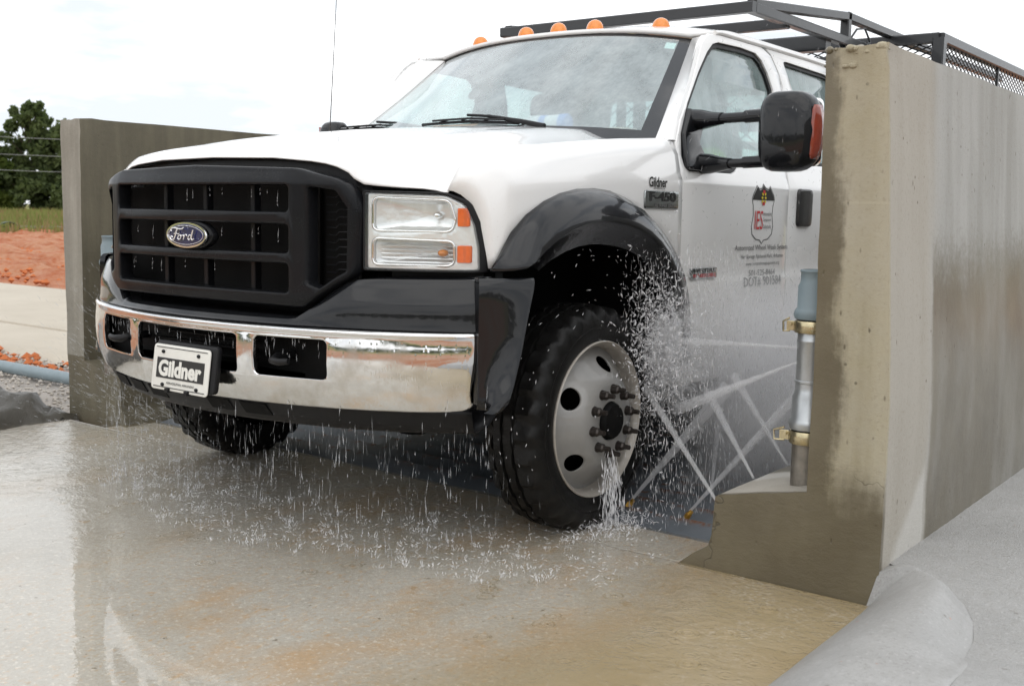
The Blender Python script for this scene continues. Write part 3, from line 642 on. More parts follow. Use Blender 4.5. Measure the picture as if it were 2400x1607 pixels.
def tree(name, base, h, rad, clumps, leafmat, label, seed, airy=0., leaf=.30, low=.08, n=150):
    r = random.Random(seed); t = empty(name, base); tag(t, label, 'tree', 'trees across the field')
    tm = MB(); top = Vector((r.uniform(-.3, .3), r.uniform(-.3, .3), h*.86))
    tm.tube([(0, 0, -.1), tuple(top*.4+Vector((.2, .1, 0))), tuple(top)], [h*.028, h*.018, h*.004], 8)
    lm = MB(); cs = []
    for k in range(clumps):
        zz = h*(low+(1-low)*((k+.5)/clumps)); fz = (zz/h-low)/(1-low)
        prof = math.sin(PI*min(1, .18+.82*fz)**.9)**.7 if airy < .5 else (1-fz*.55)
        a = k*2.399+r.uniform(-.5, .5); rr = rad*prof*math.sqrt(r.uniform(.08, 1.))
        c = Vector((rr*math.cos(a), rr*math.sin(a), zz)); cr = rad*r.uniform(.20, .34)*(1-.45*airy*fz)
        cs.append((c, cr)); 
        st = top*min(.95, max(.15, (zz-.25*h)/h/.86)); tm.tube([tuple(st), tuple((st+c)/2+Vector((0, 0, .1))), tuple(c)], [h*.008, h*.005, h*.002], 5)
        for _ in range(int(n*(1-.35*airy*fz))):
            p = Vector((r.gauss(0, 1), r.gauss(0, 1), r.gauss(0, .8))); p = p.normalized()*cr*r.uniform(.35, 1.08)
            q = c+p; s = leaf*r.uniform(.55, 1.2)
            u = Vector((r.gauss(0, 1), r.gauss(0, 1), r.gauss(0, 1))).normalized(); v = u.cross(Vector((r.gauss(0, 1), r.gauss(0, 1), r.gauss(0, 1)))).normalized()
            lm.add([q-u*s*.5, q+v*s*.34, q+u*s*.5, q-v*s*.34], [(0, 1, 2, 3)])
    tm.obj('trunk', 'bark', t, smooth=60); lm.obj('crown', leafmat, t, smooth=0, recalc=False)
    return t
tree('airy_tree', (-121.0, 66.0, -.05), 12.6, 4.3, 54, 'leaf', 'tall dark tree with an open feathery top at far left', 5, 1., .62, .06, 190)
tree('broadleaf_tree', (-118.0, 68.6, -.05), 9.9, 4.4, 52, 'leaf', 'rounded dark green tree touching the left wall in view', 8, .1, .66, .02, 230)
tree('broadleaf_tree', (-123.5, 61.5, -.05), 8.0, 4.2, 44, 'leaf2', 'lower lighter green tree at the left edge of the picture', 9, .1, .66, .02, 230)
MT['wire'] = simple('grey_power_cable', (.35, .35, .35), .6)
for z_, lab in ((8.1, 'upper thin power cable before the trees'), (6.35, 'middle thin power cable before the trees'), (4.75, 'lower thin power cable before the trees')):
    w = MB().tube([(-118+k*9.0*.45, 34+k*9.0*.89, z_-.9*math.sin(PI*k/7)*.4+.1*k*0) for k in range(8)], .028, 6).obj('power_cable', 'wire'); tag(w, lab, 'cable', 'power cables across the field')
# ---- low woods all round the site (they show in the chrome and the black bumper)
MT['wood'] = m_leaf('distant_wood_leaves', (.035, .055, .022), (.08, .10, .04))
m = MB(); r = random.Random(4)
for k in range(170):
    a = 2*PI*k/170+r.uniform(-.02, .02)
    if 146 < math.degrees(a) < 163: continue
    d = r.uniform(150, 185); hh = r.uniform(5, 11); c = Vector((d*math.cos(a), d*math.sin(a), hh*.5))
    for _ in range(150):
        p = Vector((r.gauss(0, 1), r.gauss(0, 1), r.gauss(0, 1))).normalized(); p = Vector((p.x*5.2, p.y*5.2, p.z*hh*.52))*r.uniform(.6, 1.05); s = r.uniform(.6, 1.5)
        u = Vector((r.gauss(0, 1), r.gauss(0, 1), r.gauss(0, 1))).normalized(); v = u.cross(Vector((r.gauss(0, 1), r.gauss(0, 1), r.gauss(0, 1)))).normalized()
        q = c+p; m.add([q-u*s, q+v*s*.7, q+u*s, q-v*s*.7], [(0, 1, 2, 3)])
tag(m.obj('distant_wood', 'wood', smooth=0, recalc=False), 'low dark wood along the horizon round the site', 'wood', kind='stuff')
# ================================================================== THE TRUCK
T = empty('utility_truck', (0, 0, 0))
tag(T, 'white crew cab utility truck with black grille and chrome bumper being washed', 'truck')
ZS_Y, ZS_Z = [-.67, -.64, -.58, -.4, -.2, .2, .6], [1.195, 1.250, 1.285, 1.322, 1.350, 1.390, 1.418]     # hood to fender seam height
def zseam(y): return ip(y, ZS_Y, ZS_Z)
def sidex(z): return ip(z, [.4, .47, .85, .872, 1.255, 1.275, 1.36, 1.92], [.965, .988, 1.008, 1.0, 1.003, .998, .97, .845])
# ---- hood
def yfh(x): return ip(abs(x), [0, .3, .5, .6, .65, .72, .82, .905], [-.868, -.857, -.838, -.815, -.79, -.755, -.710, -.667])
def zfh(x): return ip(abs(x), [0, .3, .5, .58, .62, .655, .72, .82, .905], [1.292, 1.287, 1.272, 1.252, 1.228, 1.205, 1.198, 1.194, 1.190])
def zt(x, y):
    a = abs(x); zc = ip(y, [-.87, -.75, -.6, -.4, -.14, .2, .52], [1.312, 1.342, 1.366, 1.402, 1.436, 1.468, 1.486])
    z = zc-.020*(a/.6)**2-.004*math.exp(-((a-.56)/.05)**2)
    if a > .58: z += (zseam(y)+.004-z)*sm((a-.58)/.325)**1.1
    return z
def yrh(x): return ip(abs(x), [0, .5, .62, .7, .8, .86, .905], [.50, .47, .435, .385, .315, .27, .24])
xs = sorted({round(s*v, 4) for s in (-1, 1) for v in [0, .1, .2, .3, .4, .46, .52, .56, .6, .63, .66, .7, .75, .8, .84, .875, .897, .905]})
rows = []
for x in xs:
    col = []; y0, y1, z0 = yfh(x), yrh(x), zfh(x)
    for k in range(34):
        u = (k/33)**1.9; y = y0+(y1-y0)*u; t = y-y0
        w = 1-math.exp(-(t/.042)) if t < .5 else 1
        w = min(1, w**.75)
        col.append((x*ip(y, [-.68, -.62, -.5], [.968, .985, 1.]) if abs(x) > .6 else x, y, z0+(zt(x, y)-z0)*w-.008*sm((abs(x)-.86)/.04)))
    rows.append(col)
MB().grid(rows).obj('hood', 'paint', T, smooth=50, solid=.006, off=0)
# ---- fenders
arch_o = [(-.60, .945), (-.56, .99), (-.50, 1.062), (-.43, 1.118), (-.34, 1.162), (-.25, 1.190), (-.15, 1.207), (-.05, 1.212), (.05, 1.206), (.15, 1.186), (.25, 1.152), (.337, 1.108), (.42, 1.058), (.499, .998), (.56, .93), (.597, .86), (.62, .78), (.632, .68), (.636, .56)]
arch_c = [(-.535, .958), (-.50, .972), (-.44, 1.006), (-.37, 1.042), (-.29, 1.070), (-.21, 1.088), (-.13, 1.096), (-.04, 1.094), (.04, 1.086), (.12, 1.070), (.20, 1.045), (.27, 1.010), (.33, .965), (.38, .91), (.42, .85), (.45, .78), (.47, .70), (.48, .62), (.482, .54)]
for s in (1, -1):
    ys = [-.52, -.47, -.42, -.34, -.25, -.15, -.05, .05, .15, .25, .34, .42, .5, .55, .585]
    rows = [[(s*.880, -.667, 1.190), (s*.893, -.655, 1.188), (s*.910, -.640, 1.178), (s*.930, -.618, 1.155), (s*.943, -.602, 1.12), (s*.952, -.590, 1.08), (s*.959, -.582, 1.03), (s*.965, -.575, .985), (s*.968, -.571, .952)]]
    rows.insert(1, [(s*.893, -.630, 1.262), (s*.910, -.622, 1.258), (s*.932, -.606, 1.240), (s*.952, -.588, 1.205), (s*.964, -.574, 1.165), (s*.971, -.566, 1.12), (s*.977, -.560, 1.05), (s*.981, -.557, .99), (s*.983, -.555, .952)])
    for y in ys:
        zs = zseam(y); zc = ip(y, [-.6, -.4, 0, .6], [1.192, 1.222, 1.250, 1.266])
        lo = max(.5 if abs(y) > .5 else 0, .50+math.sqrt(max(0, .56**2-y*y))) if y > -.5 else .952
        lo = ip(y, [q[0] for q in arch_o], [q[1] for q in arch_o])-.045 if y < .6 else .5
        fx = ip(y, [-.6, -.5, -.4], [.988, .996, 1.003])
        rows.append([(s*.9075, y, zs), (s*.925, y, zs+.008), (s*.952, y, zs-.006), (s*.978, y, zs-.055), (s*(fx-.010), y, zc+.022), (s*(fx-.001), y, zc), (s*fx, y, zc-.028), (s*(fx+.002), y, (zc+lo)/2), (s*(fx+.002), y, lo)])
    MB().grid(rows).obj('fender', 'paint', T, smooth=45, solid=.005, off=0)
# inner wings and dark engine bay, axle, frame
m = MB()
for s in (1, -1): m.box((s*.60-.02, -.62, .62), (s*.60+.02, .6, 1.16)); m.box((min(s*.60, s*.985), .52, .45), (max(s*.60, s*.985), .58, 1.2))
m.box((-.62, -.70, .62), (.62, -.67, 1.18)); m.box((-.97, -.52, 1.10), (.97, .55, 1.16))
for s in (1, -1): m.box((min(s*.62, s*.95), -.53, .90), (max(s*.62, s*.95), -.50, 1.14))
m.box((-.98, .57, .50), (.98, 2.56, .58))
m.obj('engine_bay', 'dark', T, smooth=0)
m = MB()
m.cyl((-.82, 0, .36), (.82, 0, .36), .052, .052, 14); m.ell((.12, .02, .36), (.16, .15, .14), 14, 8)
for s in (1, -1): m.bar((s*.43, -.84, .62), (s*.43, 6.6, .66), .07, .18); m.bar((s*.50, -.55, .48), (s*.50, .65, .50), .07, .05)
m.bar((-.45, -.80, .56), (.45, -.80, .56), .12, .10); m.bar((-.7, .12, .42), (.75, .16, .44), .03, .03); m.ell((0, .55, .46), (.22, .3, .12), 12, 6)
m.obj('chassis', 'dark', T, smooth=40)
# ---- black wheel flares
for s in (1, -1):
    rows = []
    for k, ((yo, zo), (yc, zc)) in enumerate(zip(arch_o, arch_c)):
        e = .35+.65*sm(k/2.5)
        q = []
        for u, xx in ((0, 1.0), (.0, 1.012), (.12, 1.040), (.4, 1.072), (.75, 1.090), (.93, 1.096), (1., 1.092)):
            q.append((s*(1.0+(xx-1.0)*1.0), yo+(yc-yo)*u, zo+(zc-zo)*u))
        yi, zi = yc*.955, .5+(zc-.5)*.90
        q += [(s*1.080, yc*.985, zc-.012 if k > 1 else zc-.004), (s*1.052, yi, (.5+(zc-.5)*.885) if k > 1 else zc-.006), (s*.99, yi, (.5+(zc-.5)*.88) if k > 1 else zc-.006)]
        rows.append(q)
    MB().grid(rows).obj('wheel_flare', 'gloss_black', T, smooth=42, solid=.006, off=0)
    # flare end caps joining the bumper to the wheel opening
    rows = []
    for z_ in [.515, .525, .55, .6, .65, .7, .75, .8, .85, .89, .915, .924, .926]:
        e = ip(z_, [.515, .53, .55, .9, .92, .926], [.03, .008, 0, 0, .004, .012])
        yr = ip(z_, [.5, .53, .6, .7, .8, .926], [-.66, -.635, -.602, -.566, -.538, -.498])
        rows.append([(s*(.99-e), -.66+e, z_), (s*(1.012-e), -.668+e, z_), (s*(1.03-e*.6), -.648+e, z_), (s*(1.066-e), min(-.602, yr-.03)+e*.4, z_), (s*(1.098-e), yr-.014, z_), (s*(1.104-e), yr-.004, z_), (s*(1.100-e), yr+.004, z_), (s*1.04, yr+.028, z_), (s*.98, yr+.03, z_)])
    rows.append([(s*.98, y, .918) for y in fr(-.6, -.5, 9)])
    MB().grid(rows).obj('bumper_end_cap', 'gloss_black', T, smooth=38)
# ---- chrome bumper
def yb(x): return ip(abs(x), [0, .15, .27, .36, .45, .6, .72, .82, .90, .95, .985, 1.003], [-1.003, -.996, -.983, -.966, -.946, -.903, -.855, -.803, -.752, -.714, -.683, -.664])
def fb(u, v, w):
    q = (v-.665)
    off = .036*(abs(q)/.16)**2.2 if q < 0 else (.010*(q/.09)**2)
    lip = -.006*math.exp(-((v-.748)/.008)**2)
    a = abs(u); n = Vector((1, 0, 0)) if a > .99 else None
    return Vector((u*(1-.03*max(0, -q/.16)*sm((a-.8)/.2)), yb(u)+off+lip-w, v))
bo = rpoly([(-1.0, .757, .008), (-1.0, .53, .03), (-.985, .508, .03), (-.5, .502, .1), (0, .498, .2), (.5, .502, .1), (.985, .508, .03), (1.0, .53, .03), (1.0, .757, .008)], .02, 5)
holes = [rpoly([(a, .722), (b, .722), (b, .598), (a, .598)], .022, 4) for a, b in ((-.268, .268), (.335, .602), (-.602, -.335))]
cuts = [round(s*v, 4) for s in (1, -1) for v in [.06, .12, .18, .24, .3, .36, .42, .48, .54, .6, .64, .68, .72, .76, .8, .83, .86, .885, .91, .93, .95, .965, .98, .99]]
bump_o = plate('bumper', bo, holes, .022, 'chrome', fb, T, .005, [0]+cuts, [.51, .52, .535, .55, .57, .59, .61, .63, .65, .67, .69, .71, .73, .742, .75], 50)
for s in (1, -1):
    MB().tube([(s*.40, -.80, .66), (s*.40, -.935, .655), (s*.415, -.965, .648), (s*.45, -.972, .646), (s*.485, -.962, .65)], [.014, .014, .014, .012, .010], 10).obj('tow_hook', 'trim', bump_o, smooth=60)
m = MB(); m.box((-.62, -.86, .57), (.62, -.84, .75)); 
for z_ in (.63, .66, .69): m.bar((-.26, -.90, z_), (.26, -.90, z_), .02, .008)
m.obj('bumper_beam', 'dark', bump_o, smooth=0)
# ---- black bumper cover above the chrome
def ztopc(x): return ip(abs(x), [0, .44, .47, .62, .655, .70, 1.0], [.786, .786, .790, .898, .912, .917, .922])
rows = []
for x in sorted({round(s*v, 4) for s in (1, -1) for v in [0, .1, .2, .3, .4, .44, .455, .47, .5, .54, .58, .62, .64, .655, .68, .72, .78, .84, .88, .92, .95, .975, .99, 1.0, 1.012]}):
    zt_ = ztopc(x); b = yb(min(abs(x), 1.0)); tall = (zt_-.786)/.134
    col = [(x, b+.022, .748), (x, b+.014, .7575), (x, b+.010, .762)]
    for u in (.12, .3, .48, .58, .7, .82, .92): col.append((x, b+.012+.010*u+tall*.055*max(0, u-.5)**1.0, .762+(zt_-.768)*u))
    col += [(x, b+.030+tall*.026, zt_-.003), (x, b+.040+tall*.03, zt_), (x, b+.060+tall*.03, zt_+.002)]
    col += [(x, min(b+.16, -.62) if abs(x) > .9 else b+.18, zt_+.004), (x, min(b+.17, -.61) if abs(x) > .9 else b+.19, zt_-.06)]
    rows.append(col)
MB().grid(rows).obj('bumper_cover', 'gloss_black', T, smooth=28, solid=.006, off=1)
# ---- lower valance
rows = []
for x in sorted({round(s*v, 4) for s in (1, -1) for v in [0, .15, .3, .45, .6, .7, .8, .88, .94, .985]}):
    b = yb(x)+.04
    rows.append([(x*.985, b-.002, .512), (x*.98, b+.006, .50), (x*.975, b+.018, .47), (x*.965, b+.034, .444), (x*.96, b+.05, .436), (x*.955, b+.12, .445), (x*.95, b+.2, .50)])
val = MB().grid(rows).obj('valance', 'trim', T, smooth=40, solid=.008, off=1)
for xx in (-.56, -.40, -.24, .12, .28):
    MB().add([(xx-.055, yb(xx-.055)+.0425, .494), (xx+.055, yb(xx+.055)+.0425, .494), (xx+.07, yb(xx+.07)+.0600, .456), (xx-.04, yb(xx-.04)+.0600, .456)], [(0, 1, 2, 3)]).obj('valance_slot', 'dark', val, smooth=0, solid=.01, off=0)
# ---- licence plate on its bracket
pl = plate('license_plate', rpoly([(-.1525, -.076), (.1525, -.076), (.1525, .076), (-.1525, .076)], .016, 5), [], .004, 'white_flat', lambda u, v, w: Vector((u+.032, -1.034-w+.02*(v)/.15, v+.586)), T, .0012)
def fpl(d): return lambda u, v, w: Vector((u+.032, -1.0365-d-w*.01+.02*v/.15, v+.586))
plate('plate_bracket', rpoly([(-.152, -.07), (.175, -.07), (.175, .086), (-.152, .086)], .018, 5), [], .02, 'trim', lambda u, v, w: Vector((u+.034, -1.018-w+.02*v/.15, v+.588)), pl, .004)
plate('plate_panel', [(-.128, -.034), (.128, -.034), (.128, .034), (-.128, .034)], [], .001, 'ink', lambda u, v, w: Vector((u+.032, -1.0372-w+.02*(v-.002)/.15, v+.584)), pl, 0)
text('plate_lettering', 'Gildner', .232, .056, 'white_flat', lambda u, v, w: Vector((u+.032, -1.0386-w*.02+.02*v/.15, v+.584)), pl, .045, .01)
text('plate_lettering', 'ARKADELPHIA, ARKANSAS', .15, .0095, 'ink', lambda u, v, w: Vector((u+.040, -1.0386+.02*(v-.05)/.15, v+.535)), pl, .01, .01)
for za in (.0665, -.066): plate('plate_border', [(-.138, za-.0012), (.138, za-.0012), (.138, za+.0012), (-.138, za+.0012)], [], .001, 'ink', lambda u, v, w: Vector((u+.032, -1.0372-w+.02*v/.15, v+.586)), pl, 0)
for sx, sz in ((-.098, .052), (.093, .052), (-.088, -.058), (.096, -.058)):
    MB().ell((.032+sx, -1.038+.02*sz/.15, .586+sz), (.0085, .005, .0065), 10, 6).obj('plate_screw', 'trim', pl, smooth=60)
for sx in (-.055, .05): MB().box((.032+sx-.009, -1.056, .5045), (.032+sx+.009, -1.036, .5195)).obj('plate_clip', 'trim', pl, smooth=0, bevel=.002)
# ---- grille
def yg(x): return ip(abs(x), [0, .2, .455, .52, .57, .61, .64, .652], [-.940, -.934, -.909, -.892, -.872, -.848, -.815, -.795])
def fg(u, v, w):
    rise = .020*sm((v-1.20)/.06)+.010*sm((.86-v)/.05)
    return Vector((u, yg(u)+rise-w, v))
go = rpoly([(-.50, .818, .04), (.50, .818, .04), (.645, .925, .06), (.652, 1.14, .12), (.622, 1.215, .08), (.47, 1.252, .25), (0, 1.264, .5), (-.47, 1.252, .25), (-.622, 1.215, .08), (-.652, 1.14, .12), (-.645, .925, .06)], .03, 6)
gh = []
for za, zb in ((1.115, 1.199), (.986, 1.077), (.862, .954)): gh.append(rpoly([(-.455, za), (.455, za), (.455, zb), (-.455, zb)], .016, 4))
for s in (1, -1): gh.append(rpoly([(s*.520, .895), (s*.560, .880), (s*.628, .935), (s*.630, 1.13), (s*.605, 1.183), (s*.520, 1.196)][::s], .014, 4))
gcut = [round(s*v, 3) for s in (1, -1) for v in [.08, .16, .24, .32, .4, .455, .48, .5, .52, .54, .56, .575, .59, .6, .61, .62, .63, .64]]
gr = plate('grille', go, gh, .055, 'grille_black', fg, T, .007, [0]+gcut, [.83, .845, .86, 1.2, 1.21, 1.22, 1.23, 1.24, 1.25], 45)
m = MB(); m.box((-.47, -.815, .84), (.47, -.808, 1.22)); m.box((-.635, -.80, .85), (.635, -.79, 1.195)); m.obj('grille_backing', 'dark', gr, smooth=0)
for za, zb in ((1.115, 1.199), (.986, 1.077), (.862, .954)):
    for xx in (-.235, 0, .235):
        if xx == 0 and za == .986: continue
        MB().bar((xx, yg(xx)+.052, za-.01), (xx, yg(xx)+.052, zb+.01), .020, .03, up=(0, 1, 0)).obj('grille_divider', 'grille_black', gr, smooth=30)
for za, zb in ((1.112, 1.12), (.984, .992), (.860, .868)):   # bright wet lower lips of the slots
    pass
for s in (1, -1):
    for k in range(12):
        z_ = .905+k*.0235
        MB().tube([(s*.535, -.845, z_), (s*.572, -.842, z_), (s*.582, -.838, z_+.010), (s*.622, -.815, z_+.010)], .0022, 6).obj('vent_louver', 'grille_black', gr, smooth=50)
# emblem oval on the grille
EY = -.972
plate('emblem_seat', circ(0, 1.031, .118, 40, .050), [], .03, 'grille_black', lambda u, v, w: Vector((u, -.948-w, v)), gr, .010)
plate('emblem_rim', circ(0, 1.031, .109, 48, .0425), [circ(0, 1.031, .100, 48, .0365)], .022, 'bright', lambda u, v, w: Vector((u, EY-w, v)), gr, .006)
plate('emblem_oval', circ(0, 1.031, .102, 48, .0382), [], .010, 'blue_oval', lambda u, v, w: Vector((u, EY-.001-w-.006*(1-(u/.11)**2), v)), gr, .003, fr(-.1, .1, 9))
plate('emblem_line', circ(0, 1.031, .0935, 48, .0322), [circ(0, 1.031, .0915, 48, .0305)], .002, 'bright', lambda u, v, w: Vector((u, EY-.0085-w-.005*(1-(u/.11)**2), v)), gr, .0005, fr(-.1, .1, 9))
def script(pts, r): 
    q = [Vector(p) for p in pts]; out = []
    for i in range(len(q)-1):
        p0, p1, p2, p3 = q[max(0, i-1)], q[i], q[i+1], q[min(len(q)-1, i+2)]
        for k in range(6):
            t = k/6; out.append(.5*((2*p1)+(p2-p0)*t+(2*p0-5*p1+4*p2-p3)*t*t+(3*p1-p0-3*p2+p3)*t**3))
    out.append(q[-1])
    return [(u, EY-.0165-.004*(1-(u/.11)**2), v+1.031) for u, v in [(p.x, p.y) for p in out]]
for pts, rr in ([[(-.078, .012), (-.083, .018), (-.074, .024), (-.055, .024), (-.035, .022), (-.012, .022), (-.002, .026)], .0032],
                [[(-.040, .022), (-.050, .008), (-.056, -.006), (-.066, -.017), (-.080, -.019), (-.086, -.011), (-.078, -.006), (-.070, -.010)], .0036],
                [[(-.062, .004), (-.048, .005), (-.034, .003), (-.028, .006)], .0024],
                [[(-.022, .000), (-.032, -.003), (-.038, -.010), (-.034, -.016), (-.024, -.014), (-.018, -.006), (-.022, .000), (-.012, -.002), (-.004, .000)], .0028],
                [[(-.002, .002), (.000, -.008), (-.004, -.016), (.002, -.006), (.010, .002), (.017, .001), (.018, -.004)], .0026],
                [[(.044, -.001), (.034, .001), (.027, -.006), (.026, -.013), (.033, -.016), (.042, -.008), (.050, .010), (.056, .020), (.050, .004), (.046, -.010), (.050, -.016), (.060, -.011)], .0028]):
    MB().tube(script([(a*.87+.004, b*.93) for a, b in pts], rr), rr*.78, 8).obj('emblem_lettering', 'bright', gr, smooth=60)
# dark seam between hood lip, grille and lamps
m = MB(); rows = []
for x in fr(-.9, .9, 46): rows.append([(x, yfh(x)+.035+.02*(abs(x) > .6), zfh(x)-.004), (x, yfh(x)+.03, zfh(x)-.06 if abs(x) < .64 else zfh(x)-.03)])
m.grid(rows)
for s in (1, -1): m.add([(s*.66, -.68, .90), (s*.97, -.50, .90), (s*.97, -.50, 1.17), (s*.66, -.68, 1.17)], [(0, 1, 2, 3)])
m.obj('front_seal', 'trim', T, smooth=0)
# ---- headlights
def yh(x): return ip(x, [.64, .70, .75, .80, .85, .90, .93, .95, .965, .985], [-.806, -.778, -.754, -.728, -.700, -.657, -.626, -.598, -.570, -.535])
LO = rpoly([(.657, .943, .010), (.954, .943, .010), (.952, 1.02, .05), (.944, 1.085, .06), (.926, 1.148, .04), (.880, 1.176, .05), (.657, 1.181, .010)], .02, 5)
hcut = fr(.66, .968, 22)+[.90, .91]
for s in (1, -1):
    def fl(d, s=s): return lambda u, v, w: Vector((s*(u-d*.25*sm((u-.86)/.1)), yh(u)+d-w, v))
    hb = empty('headlight', (0, 0, 0), T)
    plate('lens', LO, [], .006, 'lens', fl(0.), hb, .002, hcut, fr(.95, 1.17, 6))
    plate('gasket', rpoly([(.652, .938), (.966, .938), (.964, 1.03, .06), (.956, 1.092, .07), (.935, 1.158, .04), (.880, 1.184, .05), (.652, 1.186)], .010, 5), [rpoly([(p[0]*.9985+.0012, p[1]) for p in LO], 0)], .02, 'trim', fl(.006), hb, .003, hcut)
    h1 = rpoly([(.676, 1.063), (.892, 1.063), (.900, 1.10), (.885, 1.160), (.676, 1.166)], .022, 5); h2 = rpoly([(.676, .958), (.898, .958), (.898, 1.034), (.676, 1.040)], .020, 5)
    plate('bezel', [(p[0]*.99+.006, 1.06+(p[1]-1.06)*.985) for p in LO], [h1, h2], .012, 'silver', fl(.016), hb, .004, hcut, fr(.95, 1.17, 8))
    for hz, poly, cz, zr, bulb in ((0, h1, 1.113, .062, 'bright'), (1, h2, .997, .050, 'amber')):
        rows = []
        cx = .81
        for i in range(7):
            q = i/6; rows.append([(s*(cx+(px-cx)*(1-q)), yh(max(.66, min(.95, cx+(px-cx)*(1-q))))+.020+.075*math.sqrt(max(0, 1-(1-q)**2))*(.55+.25*hz), cz+(pz-cz)*(1-q)) for px, pz in poly])
        MB().grid(rows, True).obj('reflector', 'silver', hb, smooth=(70 if hz == 0 else 25))
        if hz: 
            for zz in fr(.966, 1.030, 6): MB().tube([(s*xx, yh(xx)+.030+.02*math.sin((xx-.68)/.22*PI), zz) for xx in fr(.685, .885, 8)], .0028, 6).obj('reflector_rib', 'silver', hb, smooth=50)
        MB().tube([(s*u, yh(u)+.006, v) for u, v in poly+poly[:1]], .0042, 8).obj('lamp_rim', 'bright', hb, smooth=60)
        MB().ell((s*(.86 if hz else .84), yh(.84)+.045, cz), (.014, .022, .012), 10, 7).obj('bulb', bulb, hb, smooth=60)
    for za, zb, xa, xb in ((1.080, 1.137, .906, .932), (.968, 1.022, .906, .936)):
        plate('amber_reflector', rpoly([(xa, za), (xb, za), (xb, zb), (xa, zb)], .005, 3), [], .008, 'orange', fl(.006), hb, .002, fr(xa, xb, 4))
# ---- windshield, cowl, roof
def ws(s, v):
    """s -1..1 across, v 0 (cowl) .. 1 (roof)"""
    hw = ip(v, [0, .12, .5, 1.], [.900, .875, .788, .715]); e = abs(s)**2.4
    ye = ip(v, [0, .12, .5, 1.], [.52, .61, .895, 1.150]); yc = ye-ip(v, [0, 1], [.20, .085])
    ze = ip(v, [0, .12, .5, 1.], [1.385, 1.455, 1.68, 1.896]); zc = ze+ip(v, [0, 1], [.030, .052])
    return (s*hw, yc+(ye-yc)*e, zc+(ze-zc)*e)
S_ = [-1, -.975, -.955, -.93]+fr(-.9, .9, 25)+[.93, .955, .975, 1]; V_ = [0, .04, .08, .12]+fr(.16, .90, 14)+[.935, .97, 1]
gl, bo_ = MB(), MB()
for i in range(len(S_)-1):
    for j in range(len(V_)-1):
        inn = abs(S_[i]+S_[i+1])/2 < .942 and .10 < (V_[j]+V_[j+1])/2 < .955
        (gl if inn else bo_).add([ws(S_[a], V_[b]) for a, b in ((i, j), (i+1, j), (i+1, j+1), (i, j+1))], [(0, 1, 2, 3)])
MT['frit'] = m_black('black_glass_border', (.02, .02, .021), .12, .9, .25)
W = gl.obj('windshield', 'windshield', T, smooth=60, recalc='weld')
bo_.obj('windshield_border', 'frit', W, smooth=60, recalc='weld')
MT['sticker'] = simple('pale_inspection_sticker', (.55, .72, .68), .5)
MB().add([tuple(Vector(ws(s, v))+Vector((0, .004, 0))) for s, v in ((.86, .86), (.92, .86), (.92, .93), (.86, .93))], [(0, 1, 2, 3)]).obj('sticker', 'sticker', W, smooth=0)
rows = [[(s*.905, yrh(s*.905)-.03, zt(s*.905, yrh(s*.905))-.03), (s*.88, max(.30, ws(s, 0)[1]-.04), 1.40+.03*(1-abs(s))), (s*.90, ws(s, 0)[1]+.03, ws(s, 0)[2]-.002)] for s in fr(-1, 1, 25)]
MB().grid(rows).obj('cowl', 'trim', T, smooth=50)
for s in (1, -1):   # upper fender ledge beside the cowl
    MB().grid([[(s*.9075, y, zseam(y)), (s*.86, y, zseam(y)-.006), (s*.845, y, zseam(y)-.03)] for y in fr(.235, .585, 8)]).obj('fender_ledge', 'paint', T, smooth=60)
wp = MB(); wl_a = [Vector(ws(s, v))+Vector((0, -.022, .012)) for s, v in ((.52, .09), (.38, .125), (.16, .170), (.02, .185), (-.12, .175), (-.22, .155))]
wp.tube([wl_a[0], wl_a[1], wl_a[2]], [.012, .010, .007], 8); wp.tube(wl_a[2:4], .006, 8)
for k in range(1, 6): wp.bar(wl_a[k]+Vector((.03, -.004, -.012)), wl_a[k]+Vector((-.03, -.004, -.022)), .006, .005)
bl = [Vector(ws(.36-.62*k/8, .128+.016*(1-abs(k-4)/4)+.002*k))+Vector((0, -.012, .003)) for k in range(9)]
wp.tube(bl, .0065, 6); wp.tube([b+Vector((0, -.006, .012)) for b in bl[1:8]], .005, 6)
wp.obj('wiper', 'trim', T, smooth=50)
wp2 = wp.obj('wiper', 'trim', T, smooth=50); wp2.location = (-.64, .10, .0)
def zroof(x, y):
    a = abs(x)/.85
    return 1.912+(ip(y, [1.0, 1.08, 1.2, 1.6, 2.2, 2.56], [1.938, 1.952, 1.972, 1.990, 1.990, 1.965])-1.912)*max(0, 1-a**3.2)
rows = []
for x in fr(-.848, .848, 37):
    s = x/.715; yf = (ws(max(-1, min(1, s)), 1)[1]-.004 if abs(x) <= .715 else ip(abs(x), [.708, .78, .848], [1.146, 1.150, 1.150])); zf = (ws(max(-1, min(1, s)), 1)[2]+.002) if abs(x) <= .715 else ip(abs(x), [.715, .78, .848], [1.898, 1.898, 1.900])
    col = [(x, yf, zf)]
    for y in [yf+.01, yf+.03, yf+.07, yf+.12, yf+.2, 1.5, 1.8, 2.2, 2.45, 2.54]:
        t = 1-math.exp(-(y-yf)/.05); z = zf+(zroof(x, y)-zf)*t
        col.append((x, y, z if y < 2.5 else z-.03))
    rows.append(col)
MB().grid(rows).obj('roof', 'paint', T, smooth=50, solid=.02, off=1)
